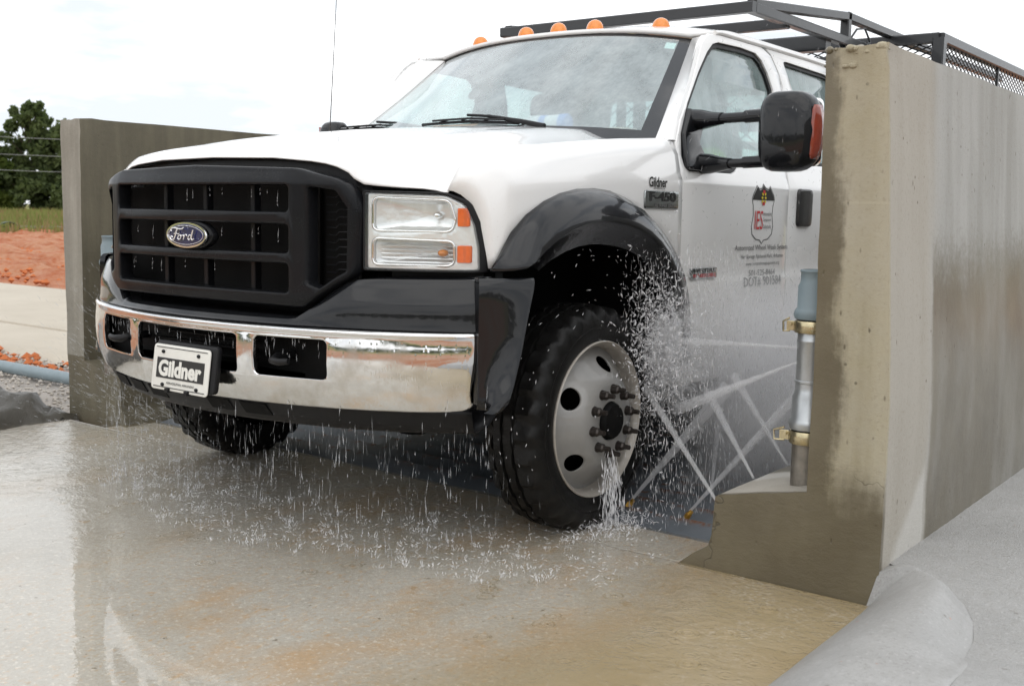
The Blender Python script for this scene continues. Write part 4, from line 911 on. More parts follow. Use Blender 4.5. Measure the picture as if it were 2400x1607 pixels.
for x, y, z in ((0, 1.148, 1.967), (.2, 1.158, 1.965), (-.2, 1.158, 1.965), (.525, 1.205, 1.952), (-.525, 1.205, 1.952)):
    rl = empty('roof_light', (x, y, z), T)
    MB().ell((0, 0, .004), (.047, .042, .012), 16, 6).obj('light_base', 'trim', rl, smooth=60)
    rows = [[(.043*math.cos(a)*c, .038*math.sin(a)*c, .008+.052*q) for a in fr(0, 2*PI*23/24, 24)] for q, c in ((0, 1), (.3, .97), (.6, .84), (.8, .66), (.92, .44), (.985, .2), (1, .02))]
    MB().grid(rows, True).obj('light_dome', 'amber', rl, smooth=60)
# ---- cab sides: front doors with window openings, rear cab sides, pillars
DOOR = [(.5895, .50), (.5895, .88), (.5895, 1.06), (.5895, 1.25), (.585, 1.33), (.606, 1.415), (.665, 1.50), (.815, 1.66), (.905, 1.77), (.965, 1.845), (1.02, 1.885), (1.10, 1.902), (1.57, 1.904), (1.655, 1.875), (1.715, 1.79), (1.733, 1.74), (1.70, 1.62), (1.625, 1.36), (1.597, 1.25), (1.597, .50)]
DWIN = [(1.065, 1.852), (1.12, 1.866), (1.34, 1.872), (1.49, 1.866), (1.545, 1.84), (1.592, 1.785), (1.624, 1.71), (1.60, 1.60), (1.545, 1.375), (1.50, 1.352), (1.18, 1.350), (1.135, 1.345), (1.085, 1.318), (1.04, 1.306), (.66, 1.303), (.632, 1.315), (.628, 1.36), (.655, 1.45), (.75, 1.575), (.89, 1.715), (1.0, 1.81)]
REAR = [(1.605, .50), (1.605, 1.25), (1.633, 1.36), (1.708, 1.62), (1.742, 1.74), (1.723, 1.795), (1.66, 1.882), (1.60, 1.906), (2.50, 1.906), (2.55, 1.86), (2.56, .50)]
RWIN = [(1.79, 1.862), (1.83, 1.866), (2.30, 1.858), (2.38, 1.845), (2.44, 1.60), (2.44, 1.41), (2.40, 1.383), (1.99, 1.381), (1.955, 1.40), (1.925, 1.50), (1.86, 1.72)]
ZC = [.52, .6, .7, .8, .84, .855, .87, .9, .98, 1.06, 1.14, 1.22, 1.245, 1.26, 1.275, 1.3, 1.33, 1.36, 1.4, 1.5, 1.6, 1.7, 1.8, 1.88]
def inset(poly, d):
    c = np.mean(np.array(poly), 0); n = len(poly); out = []
    for i in range(n):
        a = Vector(poly[i-1]); p = Vector(poly[i]); b = Vector(poly[(i+1) % n]); e1 = (p-a).normalized(); e2 = (b-p).normalized(); t = (e1+e2).normalized(); nn = Vector((-t.y, t.x))
        if nn.dot(Vector(c)-p) < 0: nn = -nn
        out.append(tuple(p+nn*d))
    return out
for s in (1, -1):
    fs = lambda d, s=s: (lambda u, v, w: Vector((s*(sidex(v)+d+w), u, v)))
    dr = plate('front_door', rpoly(DOOR, .03, 3), [rpoly(DWIN, .02, 3)], .03, 'paint', fs(-.012), T, .004, fr(.7, 1.5, 5), ZC, 40)
    plate('window_trim', rpoly(inset(DWIN, -.004), .02, 3), [rpoly(inset(DWIN, .022), .02, 3)], .018, 'trim', fs(-.016), dr, .003, (), ZC, 40)
    plate('window', rpoly(inset(DWIN, .012), .02, 3), [], .005, 'glass', fs(-.022), dr, .001, (), ZC, 40)
    rs = plate('rear_door', rpoly(REAR, .02, 3), [rpoly(RWIN, .02, 3)], .03, 'paint', fs(-.012), T, .004, (), ZC, 40)
    plate('window_trim', rpoly(inset(RWIN, -.004), .02, 3), [rpoly(inset(RWIN, .018), .02, 3)], .018, 'trim', fs(-.016), rs, .003, (), ZC, 40)
    plate('window', rpoly(inset(RWIN, .010), .02, 3), [], .005, 'glass', fs(-.022), rs, .001, (), ZC, 40)
    hd = plate('door_handle', rpoly([(1.69, 1.085), (1.852, 1.085), (1.852, 1.262), (1.69, 1.262)], .03, 4), [], .03, 'trim', fs(.004), rs, .008, (1.75, 1.8))
    if s > 0:
        MT['wet_speck'] = m_black('spattered_black_handle', (.03, .03, .03), .3, .4, 1.)
        hd.data.materials[0] = MT['wet_speck']
    # A pillar front face between windshield and door
    rows = []
    for v in fr(.06, 1, 12):
        a = Vector(ws(1, v)); y2 = ip(a.z, [1.40, 1.50, 1.66, 1.845, 1.9], [.60, .665, .815, .965, 1.08]); x2 = sidex(a.z)
        rows.append([(s*a.x, a.y-.002, a.z), (s*(a.x+.012), a.y-.016, a.z+.001), (s*(a.x*.4+x2*.6), a.y*.55+y2*.45-.020, a.z), (s*(x2-.006), y2-.022, a.z), (s*x2, y2+.004, a.z), (s*(x2-.015), y2+.03, a.z)])
    MB().grid(rows).obj('pillar', 'paint', T, smooth=60)
    m = MB(); m.box((min(s*.86, s*.90), 1.60, 1.3), (max(s*.86, s*.90), 1.80, 1.9)); 
    # drip rail
    MB().tube([(s*.852, y, z) for y, z in ((1.10, 1.905), (1.15, 1.912), (1.6, 1.914), (2.1, 1.914), (2.53, 1.908))], .010, 8).obj('drip_rail', 'paint', T, smooth=60)
    MB().box((min(s*.80, s*.985), .60, .44), (max(s*.80, s*.985), 2.55, .52)).obj('rocker_panel', 'paint', T, smooth=0, bevel=.01)
# back of cab
plate('cab_back', rpoly([(-.96, .5), (.96, .5), (.96, 1.36), (.84, 1.90), (-.84, 1.90), (-.96, 1.36)], .03), [rpoly([(-.62, 1.42), (.62, 1.42), (.58, 1.80), (-.58, 1.80)], .04)], .03, 'paint', lambda u, v, w: Vector((u, 2.545+w, v)), T, .004)
plate('rear_window', rpoly([(-.63, 1.41), (.63, 1.41), (.59, 1.81), (-.59, 1.81)], .04), [], .005, 'glass', lambda u, v, w: Vector((u, 2.55+w, v)), T, .001)
plate('headliner', rpoly([(-.80, 1.16), (.80, 1.16), (.80, 2.5), (-.80, 2.5)], .05), [], .02, 'cloth', lambda u, v, w: Vector((u, v, 1.885+w)), T, .004)
MB().box((-.93, .6, .585), (.93, 2.5, .60)).obj('cab_floor', 'dash', T, smooth=0)
# ---- mirrors on twin arms
for s in (1, -1):
    mr = empty('mirror', (0, 0, 0), T); mcx = 1.374 if s > 0 else 1.085; msc = 1. if s > 0 else .62; mdz = 0 if s > 0 else -.03
    sail = [(.628, 1.308), (.655, 1.45), (.735, 1.555), (.80, 1.545), (.86, 1.515), (.80, 1.46), (.765, 1.42), (.80, 1.37), (.85, 1.325), (.82, 1.303)]
    plate('mirror_mount', rpoly(sail, .02, 3), [], .04, 'gloss_black', lambda u, v, w, s=s: Vector((s*(sidex(v)+.004+w), u, v)), mr, .008, (), [1.36, 1.4, 1.45, 1.5])
    for za, zb, rr in ((1.507, 1.512, .020), (1.332, 1.338, .018)):
        zz = za; x0 = sidex(zz)
        MB().tube([(s*(x0-.01), .76, zz+.004), (s*(x0+.05), .765, zz+.002), (s*(x0+.10), .745, zz), (s*(x0+.16), .72, zz)], [.042, .040, .030, rr+.003], 14).obj('arm_base', 'gloss_black', mr, smooth=50)
        MB().tube([(s*(x0+.14), .725, zz), (s*(mcx-.11), .712, (zz+zb)/2), (s*(mcx-.07), .705, zb)], [rr, rr, rr], 14).tube([(s*(mcx-.174*msc), .712, (zz+zb)/2), (s*(mcx-.074), .705, zb)], rr+.005, 14).obj('mirror_arm', 'gloss_black', mr, smooth=50)
    def msh(u, v, s=s):
        x = s*(1.372+.118*u); wob = 1-.10*max(0, u)*0
        return x
    rows = []
    for i in range(15):
        a = -PI/2+PI*i/14; sg = lambda q, e: math.copysign(abs(q)**e, q)
        r_ = abs(math.cos(a))**.42
        zz = 1.448+.150*sg(math.sin(a), .62)
        ring = []
        for j in range(32):
            b = 2*PI*j/32; cx, cy = sg(math.cos(b), .55), sg(math.sin(b), .75)
            xr = .116 if cx < 0 else .126*(1-.06*abs(zz-1.43)/.15)
            ring.append((s*(mcx+msc*xr*cx*(r_ if cx < 0 else abs(math.cos(a))**.62)), .735+(.085 if cy < 0 else .045)*cy*r_, zz+mdz))
        rows.append(ring)
    h_ = MB().grid(rows, True).obj('mirror_housing', 'gloss_black', mr, smooth=60)
    rows = []
    for i in range(15):
        t = i/14; zz = 1.345+.195*t; k = math.sin(PI*min(1, max(0, t)))**.5
        xo = mcx+msc*.126*(1-(abs(zz-1.448)/.158)**3.2)**.55
        rows.append([(s*(xo-.020*k-.004), .684-.004*k, zz), (s*(xo-.010*k), .688, zz), (s*(xo+.001), .704, zz), (s*(xo+.004), .73, zz)])
    MB().grid(rows).obj('marker_lens', 'red_lens', mr, smooth=60, solid=.006, off=1)
    plate('mirror_glass', rpoly([(1.272, 1.32), (1.482, 1.32), (1.482, 1.575), (1.272, 1.575)], .03, 4), [], .004, 'bright', lambda u, v, w, s=s, q=mcx, k=msc: Vector((s*(q+(u-1.374)*k), .782+w, v+mdz)), mr, .001)
# ---- lettering and badges on the driver's side
for s in (1, -1):
    d = s
    def on(y0, z0, lift=.005, s=s): return lambda u, v, w: Vector((s*(sidex(z0+v)+.003+lift+w*.01), y0+s*u, z0+v))
    bd = plate('model_badge', rpoly([(.292, 1.150), (.545, 1.150), (.545, 1.218), (.292, 1.218)], .012, 3), [], .012, 'badge_metal', lambda u, v, w, s=s: Vector((s*(1.009+w), u, v)), T, .005)
    text('badge_lettering', 'F-450', .20, .036, 'ink', lambda u, v, w, s=s: Vector((s*(1.0165+w*.01), .420+s*u, 1.196+v)), bd, .03, .02)
    text('badge_lettering', 'XL SUPER DUTY', .16, .012, 'grey_ink', lambda u, v, w, s=s: Vector((s*(1.0165+w*.01), .437+s*u, 1.163+v)), bd, .02, .02)
    text('dealer_lettering', 'Gildner', .135, .038, 'ink', lambda u, v, w, s=s: Vector((s*(1.0075+w*.01), .396+s*u, 1.250+v)), T, .02, .01)
    text('dealer_lettering', 'ARKADELPHIA, AR', .085, .009, 'grey_ink', lambda u, v, w, s=s: Vector((s*(1.0075+w*.01), .404+s*u, 1.2265+v)), T, 0, .01)
    b2 = plate('engine_badge', rpoly([(.667, .874), (.892, .874), (.892, .918), (.667, .918)], .008, 3), [], .010, 'badge_metal', lambda u, v, w, s=s: Vector((s*(1.009+w), u, v)), T, .003)
    text('badge_lettering', 'POWER STROKE', .20, .014, 'ink', lambda u, v, w, s=s: Vector((s*(1.0155+w*.01), .78+s*u, .907+v)), b2, .02, .02)
    text('badge_lettering', 'V8 TURBO DIESEL', .20, .015, 'red_ink', lambda u, v, w, s=s: Vector((s*(1.0155+w*.01), .78+s*u, .887+v)), b2, .02, .02)
    # shield logo
    def shp(k):
        L = [(-.062, .120), (-.040, .104), (-.018, .110), (0, .128), (.018, .110), (.040, .104), (.062, .120), (.096, .078), (.104, .060), (.092, .030), (.088, -.010), (.100, -.060), (.092, -.095), (.055, -.118), (.018, -.122), (0, -.138)]
        L = L+[(-a, b) for a, b in L[-2:6:-1]]
        return [(a*k*1.12, b*k) for a, b in L]
    dr = [o for o in T.children if o.name.startswith('front_door') and (o.data.vertices[0].co.x > 0) == (s > 0)][0]
    Y0, Z0 = 1.325, 1.145
    fsh = lambda lift: (lambda u, v, w: Vector((s*(sidex(Z0+v)+.0045+lift+w), Y0+s*u, Z0+v)))
    plate('logo_outline', shp(1.0), [shp(.968)], .0012, 'grey_ink', fsh(0), dr, 0, (), [-.12, -.08, 0, .08])
    top = [p for p in shp(.93) if p[1] > .028]; top = sorted(set(top), key=lambda p: math.atan2(p[1]-.06, p[0]))
    plate('logo_field', top, [], .0012, 'ink', fsh(0), dr, 0)
    for k in range(10):
        a = 2*PI*k/10; plate('logo_leaf', circ(.017*math.cos(a), .066+.027*math.sin(a), .009, 8, .005, a), [], .0012, 'red_ink' if k % 5 in (2, 3) and k in (2, 3, 7, 8) else 'yellow_ink', fsh(.0015), dr, 0)
    text('logo_letters', 'IES', .082, .082, 'red_ink', lambda u, v, w: Vector((s*(sidex(Z0-.03+v)+.006+w*.01), Y0-s*.040+s*u, Z0-.032+v)), dr, 0, .01)
    for k, q in enumerate(('Innovative', 'Equipment', 'Solutions')):
        text('logo_words', q, .080, .019, 'grey_ink', lambda u, v, w, k=k: Vector((s*(sidex(Z0)+.006+w*.01), Y0+s*.046+s*u, Z0-.003-.028*k+v)), dr, 0, .01)
    for q, wd, ht, yy, zz, ink, fat in (('Automated Wheel Wash System', .545, .030, 1.335, .990, 'grey_ink', .0), ('Hot Springs National Park, Arkansas', .44, .022, 1.345, .952, 'grey_ink', 0), ('www.innovativeequipment.org', .35, .019, 1.35, .920, 'grey_ink', 0), ('501-525-8464', .27, .026, 1.345, .882, 'grey_ink', 0), ('DOT# 901584', .385, .046, 1.345, .842, 'grey_ink', .01)):
        text('door_lettering', q, wd, ht, ink, lambda u, v, w, yy=yy, zz=zz: Vector((s*(sidex(zz+v)+.0055+w*.01), yy+s*u, zz+v)), dr, fat, .01, cuts=3 if ht > .04 else 0)
# ---- wheels
def make_wheel():
    prof = []
    R0 = .404
    for a, r in [(-.118, .262), (-.112, .30), (-.116, .335), (-.108, .372), (-.098, .390), (-.086, R0-.004), (-.062, R0), (-.060, R0-.010), (-.052, R0-.010), (-.050, R0+.001), (-.022, R0+.002), (-.020, R0-.010), (-.010, R0-.010), (-.008, R0+.002), (.022, R0+.002), (.024, R0-.010), (.034, R0-.010), (.036, R0+.001), (.062, R0), (.086, R0-.004), (.098, .390), (.108, .374), (.1165, .338), (.113, .330), (.1165, .322), (.112, .295), (.106, .275), (.100, .264)]: prof.append((a, r))
    n = 120; m = MB(); vs = []
    for a, r in prof:
        for j in range(n):
            q = 2*PI*j/n; rr = r
            if r > .369 and abs(a) > .061 and (j+(2 if a > 0 else 0)) % 4 < 2: rr -= .015 if r > .385 else .006
            elif r > .397 and (j+int(a*80)) % 4 == 0: rr -= .009
            vs.append((a, rr*math.cos(q), rr*math.sin(q)))
    k = len(prof); m.add(vs, [(i*n+j, i*n+(j+1) % n, (i+1)*n+(j+1) % n, (i+1)*n+j) for i in range(k-1) for j in range(n)])
    def xr(r): return ip(r, [0, .088, .138, .150, .165, .180, .196, .214, .232, .246, .262], [.152, .152, .150, .145, .133, .118, .101, .083, .066, .055, .050])
    hh = [circ(0, 0, .068, 40)]+[circ(.196*math.cos(a), .196*math.sin(a), .026, 24, .040, a) for a in [math.radians(q) for q in (152, 224, 296, 8, 80)]]
    cu = fr(-.24, .24, 17)
    w = plate('wheel', circ(0, 0, .258, 72), hh, .010, 'rim', lambda u, v, ww: Vector((xr(math.hypot(u, v))+ww, u, v)), None, .003, cu, cu, 60)
    m.obj('tyre', 'tyre', w, smooth=38)
    MB().lathe([(.03, .250), (.04, .256), (.085, .258), (.098, .262), (.108, .270), (.115, .276), (.112, .280), (.104, .280), (.100, .272)], n=72).obj('rim_lip', 'rim_edge', w, smooth=50)
    MB().lathe([(-.10, .25), (.03, .25)], n=48).lathe([(-.02, .02), (-.02, .25)], n=48).obj('barrel', 'dark', w, smooth=50)
    MB().lathe([(.10, .066), (.15, .066), (.168, .064), (.176, .058), (.178, .03), (.178, .001)], n=40).obj('hub', 'dark', w, smooth=40)
    nut = None
    for q in range(10):
        a = 2*PI*q/10+.2; y, z = .1125*math.cos(a), .1125*math.sin(a)
        if nut is None:
            nut = MB().cyl((.150, 0, 0), (.158, 0, 0), .020, .018, 14).cyl((.157, 0, 0), (.178, 0, 0), .0165, .0155, 6).cyl((.178, 0, 0), (.184, 0, 0), .0155, .011, 6).cyl((.184, 0, 0), (.206, 0, 0), .0092, .0085, 10).obj('lug_nut', 'nut', w, smooth=35); nut.location = (0, y, z); nut.rotation_euler = (.3, 0, 0)
        else:
            c = nut.copy(); link(c, w); c.location = (0, y, z); c.rotation_euler = (.3+q, 0, 0)
    return w
wh = make_wheel(); wh.parent = T; wh.location = (.917, 0, .404)
w2 = copy_tree(wh, T); w2.location = (-.917, 0, .404); w2.rotation_euler = (0, 0, PI)
for xx, rz in ((.98, PI), (-.98, 0), (.72, 0), (-.72, PI)):
    w3 = copy_tree(wh, T); w3.location = (xx, 4.25, .404); w3.rotation_euler = (0, 0, rz)
# ---- antenna
MB().tube([(-.895, .50, 1.41), (-.893, .505, 1.44), (-.885, .53, 1.9), (-.872, .555, 2.45)], [.008, .0028, .0019, .0015], 6).obj('antenna', 'nut', T, smooth=60)
# ---- roof rack
rk = empty('roof_rack', (0, 0, 0), T)
def rb(a, b, w=.052, h=.052): return MB().bar(a, b, w, h).obj('rack_bar', 'rack', rk, smooth=20)
rb((-.755, 1.68, 2.112), (.755, 1.68, 2.112))
for s in (1, -1):
    rb((s*.73, 1.70, 2.112), (s*.73, 5.6, 2.115)); rb((s*.73, 1.70, 2.130), (s*.73, 2.90, 2.248), .05, .045); rb((s*.73, 2.90, 2.248), (s*.73, 6.2, 2.252), .05, .045); rb((s*.73, 2.90, 2.10), (s*.73, 2.90, 2.27), .05, .05)
    rb((s*.73, 2.90, 1.2), (s*.73, 2.90, 2.10), .05, .05)
rb((-.73, 2.12, 2.100), (.73, 2.12, 2.100)); rb((-.73, 2.66, 2.075), (.73, 2.66, 2.075), .07, .085); rb((-.73, 3.6, 2.11), (.73, 3.6, 2.11))
MB().tube([(.74, 2.92, 2.11), (.76, 2.99, 2.19), (.78, 3.06, 2.20), (.80, 3.10, 2.13), (.79, 3.04, 2.08)], .006, 6).obj('rack_cable', 'rack', rk, smooth=60)
m = MB()
for k in range(-14, 12):      # diamond mesh screen standing behind the cab
    u = k*.11
    for sg_ in (1, -1):
        p0, p1 = (u, 1.55), (u+sg_*.44*1.3, 2.0)
        if abs(p1[0]) < .9 and abs(p0[0]) < .9: m.tube([(p0[0], 2.64, p0[1]), (p1[0], 2.64, p1[1])], .004, 5)
m.obj('mesh_screen', 'rack', rk, smooth=40)
# ---- mesh cage on the service body
cg = empty('service_cage', (0, 0, 0), T)
def cb(a, b, w=.06, h=.06): return MB().bar(a, b, w, h).obj('cage_bar', 'rack', cg, smooth=20)
CX, CY, CZ = 1.03, 3.62, 2.205
for z_ in (CZ, 1.72): 
    cb((-CX, CY, z_), (CX, CY, z_)); 
    for s in (1, -1): cb((s*CX, CY, z_), (s*CX, 6.7, z_))
for s in (1, -1):
    for y_ in (CY, 4.95, 6.7): cb((s*CX, y_, 1.0), (s*CX, y_, CZ), .07 if y_ == CY else .02, .07 if y_ == CY else .02)
m = MB()
def dmesh(p, ua, ub, va, vb, du, dv, r=.0042):
    n = int((ub-ua)/du)+int((vb-va)/dv)+2
    for sg_ in (1, -1):
        k = -60
        for k in range(-60, 140):
            # line u = ua + (v-va)*du/dv*sg + k*du
            pts = []
            u0 = ua+k*du; v0 = va; u1 = u0+sg_*(vb-va)*du/dv; v1 = vb
            if max(u0, u1) < ua or min(u0, u1) > ub: continue
            def clip(u, o_u, o_v, w_u, w_v):
                if u < ua: t = (ua-o_u)/(w_u-o_u); return ua, o_v+t*(w_v-o_v)
                if u > ub: t = (ub-o_u)/(w_u-o_u); return ub, o_v+t*(w_v-o_v)
                return (o_u, o_v) if u == o_u else (w_u, w_v)
            a = (u0, v0) if ua <= u0 <= ub else clip(u0, u0, v0, u1, v1)
            b = (u1, v1) if ua <= u1 <= ub else clip(u1, u0, v0, u1, v1)
            m.tube([p(*a), p(*b)], r, 4, False)
for s in (1, -1): dmesh(lambda u, v: (s*CX, u, v), CY, 6.6, 1.95, 2.19, .085, .034)
dmesh(lambda u, v: (u, CY, v), -1.0, 1.0, 1.95, 2.19, .085, .034)
m.obj('cage_mesh', 'rack', cg, smooth=30)
MB().box((-1.08, 2.75, .62), (1.08, 6.9, 1.30)).obj('service_body', 'paint', T, smooth=0, bevel=.02)
ld = MB(); r = random.Random(5)
for k in range(40):
    ld.ell((r.uniform(.2, .95), r.uniform(4.0, 6.2), r.uniform(1.85, 2.02)), (r.uniform(.05, .14), r.uniform(.06, .2), r.uniform(.04, .12)), 8, 5)
MT['load'] = simple('brown_grey_load', (.16, .125, .09), .85, var=.6, scale=6)
ldo = ld.obj('hose_bundle', 'load', None, smooth=50); tag(ldo, 'brown and grey bundle of gear inside the mesh cage', 'gear')
# ---- interior
rows = [[(x, y, z) for y, z in ((.60-.12*(1-(x/.8)**2), 1.425), (.74, 1.475), (.86, 1.475), (.93, 1.44), (.95, 1.2), (.95, .9))] for x in fr(-.78, .78, 9)]
MB().grid(rows).obj('dashboard', 'dash', T, smooth=50)
for sx in (.45, -.45):
    st = empty('seat', (sx, 1.45, .6), T)
    MB().ell((0, 0, .34), (.26, .27, .09), 16, 8, .5).obj('cushion', 'cloth', st, smooth=60)
    MB().ell((0, .27, .68), (.25, .08, .34), 16, 8, .55).obj('backrest', 'cloth', st, smooth=60)
    MB().ell((0, .30, 1.09), (.14, .06, .09), 14, 8, .6).obj('headrest', 'cloth', st, smooth=60)
sw = MB(); cy = Vector((.44, 1.06, 1.33)); ax = Vector((0, .75, -.5)).normalized(); u_ = Vector((1, 0, 0)); v_ = ax.cross(u_)
sw.tube([cy+u_*.19*math.cos(2*PI*k/28)+v_*.19*math.sin(2*PI*k/28) for k in range(29)], .016, 8); sw.ell(tuple(cy), (.07, .05, .05), 12, 6); sw.tube([cy-u_*.18, cy+u_*.18], .014, 6); sw.tube([cy, cy-ax*.25+Vector((0, -.0, -.02))], .03, 8)
sw.obj('steering_wheel', 'trim', T, smooth=60)
MB().box((-.12, .96, 1.72), (.12, 1.0, 1.79)).obj('cabin_mirror', 'trim', T, smooth=0, bevel=.01)
# ================================================================== DRIVER AND SMALL THINGS IN THE CAB
MT['hivis'] = simple('lime_high_visibility_shirt', (.36, .66, .04), .7, var=.15, scale=20, bump=.2)
MT['skin'] = simple('skin', (.50, .31, .21), .5, var=.08, scale=20)
MT['jeans'] = simple('blue_jeans', (.05, .07, .13), .85, var=.2, scale=30)
MT['hair'] = simple('grey_brown_hair', (.16, .13, .10), .7, var=.3, scale=50)
def person():
    J = {'pel': (.47, 1.50, 1.00, .135, .11), 'waist': (.47, 1.53, 1.15, .13, .10), 'chest': (.48, 1.56, 1.34, .15, .11), 'neckb': (.49, 1.55, 1.46, .065, .06), 'neck': (.495, 1.53, 1.53, .052, .052), 'head': (.50, 1.505, 1.61, .072, .082), 'top': (.50, 1.505, 1.68, .066, .078)}
    E = [('pel', 'waist'), ('waist', 'chest'), ('chest', 'neckb'), ('neckb', 'neck'), ('neck', 'head'), ('head', 'top')]
    for s, n in ((1, 'l'), (-1, 'r')):
        J[n+'sh'] = (.48+s*.185, 1.555, 1.405, .062, .062); J[n+'el'] = (.48+s*.25, 1.36, 1.20, .043, .043); J[n+'wr'] = (.46+s*.175, 1.13, 1.33, .030, .026); J[n+'ha'] = (.45+s*.17, 1.085, 1.365, .034, .022)
        J[n+'hp'] = (.47+s*.10, 1.46, .97, .088, .085); J[n+'kn'] = (.47+s*.14, 1.05, 1.03, .062, .062); J[n+'an'] = (.46+s*.12, .90, .70, .042, .042); J[n+'ft'] = (.46+s*.12, .78, .645, .045, .032)
        E += [('chest', n+'sh'), (n+'sh', n+'el'), (n+'el', n+'wr'), (n+'wr', n+'ha'), ('pel', n+'hp'), (n+'hp', n+'kn'), (n+'kn', n+'an'), (n+'an', n+'ft')]
    ks = list(J); me = bpy.data.meshes.new('person'); me.from_pydata([J[k][:3] for k in ks], [(ks.index(a), ks.index(b)) for a, b in E], [])
    o = bpy.data.objects.new('person_src', me); COL.objects.link(o); o.modifiers.new('skin', 'SKIN')
    for k, v in zip(ks, me.skin_vertices[0].data): v.radius = J[k][3:5]; v.use_root = (k == 'pel')
    sb = o.modifiers.new('sub', 'SUBSURF'); sb.levels = 2; sb.render_levels = 2
    dg = bpy.context.evaluated_depsgraph_get(); m2 = bpy.data.meshes.new_from_object(o.evaluated_get(dg)); bpy.data.objects.remove(o)
    for v in m2.vertices:      # brow, nose and chin
        c = v.co
        if c.z > 1.56 and c.y < 1.45:
            c.y -= .020*math.exp(-((c.x-.50)/.014)**2-((c.z-1.612)/.020)**2); c.y -= .010*math.exp(-((c.x-.5)/.03)**2-((c.z-1.560)/.014)**2)
    for k in ('skin', 'hivis', 'jeans'): m2.materials.append(MT[k])
    for p in m2.polygons:
        c = p.center; p.use_smooth = True
        p.material_index = 0 if c.z > 1.47 or c.y < 1.20 and c.z > 1.26 else (1 if c.z > 1.08 and (c.y > 1.3 or abs(c.x-.47) > .19) else 2)
    P = link(bpy.data.objects.new('person', m2)); tag(P, 'driver in a lime high visibility shirt seated behind the wheel', 'person')
    MB().ell((.50, 1.515, 1.685), (.082, .098, .062), 18, 9).obj('hair', 'hair', P, smooth=60)
    MT['eye'] = simple('dark_eye', (.02, .015, .01), .2)
    for s in (1, -1):
        MB().ell((.50+s*.030, 1.4335, 1.633), (.010, .006, .006), 8, 6).obj('eye', 'eye', P, smooth=60)
        MB().ell((.50+s*.080, 1.515, 1.615), (.010, .022, .032), 8, 6).obj('ear', 'skin', P, smooth=60)
        for k in range(4):
            a = .45+.25*k; hx, hy, hz = .45+s*.17, 1.085, 1.365
            MB().tube([(hx-s*.010*k+s*.012, hy+.004, hz+.012-.012*k), (hx-s*.010*k+s*.006, hy-.028, hz+.020-.012*k), (hx-s*.010*k-s*.004, hy-.040, hz+.004-.012*k), (hx-s*.01*k-s*.006, hy-.028, hz-.014-.010*k)], [.010, .009, .0085, .007], 7).obj('finger', 'skin', P, smooth=60)
        MB().tube([(hx-s*.02, hy+.018, hz+.010), (hx-s*.045, hy+.0, hz+.020), (hx-s*.055, hy-.022, hz+.016)], [.011, .010, .008], 7).obj('thumb', 'skin', P, smooth=60)
person()
MT['can_white'] = simple('white_canister_wrap', (.72, .76, .78), .4); MT['can_blue'] = simple('blue_canister_lid', (.06, .22, .62), .35); MT['paper'] = simple('cream_paper', (.62, .58, .48), .8); MT['org_paper'] = simple('orange_edged_folder', (.60, .30, .15), .8)
ca = empty('canister', (.20, .80, 1.520)); tag(ca, 'white canister with a blue lid lying on the dashboard', 'canister')
MB().lathe([(-.10, .002), (-.10, .036), (-.095, .040), (.075, .040)], n=24).obj('tub', 'can_white', ca, smooth=50); MB().lathe([(.075, .0425), (.105, .0425), (.110, .038), (.110, .001)], n=24).obj('lid', 'can_blue', ca, smooth=40)
MB().lathe([(-.03, .0404), (.005, .0404)], n=24).obj('wrap_band', 'can_blue', ca, smooth=40)
m = MB(); m.box((.36, .76, 1.480), (.62, .87, 1.492)); o = m.obj('notepad', 'paper', smooth=0, bevel=.002); tag(o, 'cream notepad lying on the dashboard before the driver', 'notepad')
m = MB(); m.box((-.50, .72, 1.480), (-.22, .88, 1.488)); m.add([(-.50, .70, 1.480), (-.22, .70, 1.480), (-.20, .80, 1.535), (-.48, .80, 1.535)], [(0, 1, 2, 3)]); o = m.obj('folder', 'org_paper', smooth=0); tag(o, 'orange edged paper folder on the passenger side of the dashboard', 'folder')
c0 = Vector(ws(-.19, .42))+Vector((.0, .022, -.006)); pm = MB(); pm.lathe([(0, .001), (0, .028), (.006, .034), (.012, .030), (.016, .010), (.05, .008)], (0, 0, 0), 'y', 20); pm.tube([(0, .03, 0), (.014, .045, -.05), (.03, .05, -.13)], [.010, .012, .014], 10)
o = pm.obj('phone_mount', 'dash', smooth=50); o.location = c0; o.rotation_euler = (-.7, 0, 0); tag(o, 'grey suction cup phone mount stuck to the windshield', 'phone mount')

# ================================================================== SPRAY
def m_drop():
    t = NT('spray_water'); g = t.pbr(Base_Color=(.78, .79, .81), Roughness=.10, IOR=1.33, Specular_IOR_Level=.6)
    tr = t.n('BsdfTransparent', [(.95, .96, .97)]).outputs[0]
    return t.done(t.n('MixShader', [.25, tr, g]).outputs[0])
MT['drop'] = m_drop()
def m_foam():
    t = NT('white_water'); g = t.pbr(Base_Color=(.88, .88, .90), Roughness=.15, Subsurface_Weight=0.)
    return t.done(t.n('MixShader', [.62, t.n('BsdfTransparent', [(1, 1, 1)]).outputs[0], g]).outputs[0])
MT['foam'] = m_foam()
def m_jet():
    t = NT('jet_water'); g = t.n('BsdfDiffuse', [(.80, .81, .84)]).outputs[0]; tr = t.n('BsdfTransparent', [(1, 1, 1)]).outputs[0]
    return t.done(t.n('MixShader', [.42, tr, g]).outputs[0])
MT['jet'] = m_jet()
R = random.Random(21)
class Drops(MB):
    def d(s, p, dr, ln, r):
        p = Vector(p); a = Vector(dr).normalized(); ref = Vector((0, 0, 1)) if abs(a.z) < .8 else Vector((1, 0, 0)); x = a.cross(ref).normalized()*r; y = a.cross(x).normalized()*r
        m_ = p-a*ln*.12
        s.add([p+a*ln*.5, m_+x, m_+y, m_-x, m_-y, p-a*ln*.5], [(0,1,2),(0,2,3),(0,3,4),(0,4,1),(2,1,5),(3,2,5),(4,3,5),(1,4,5)])
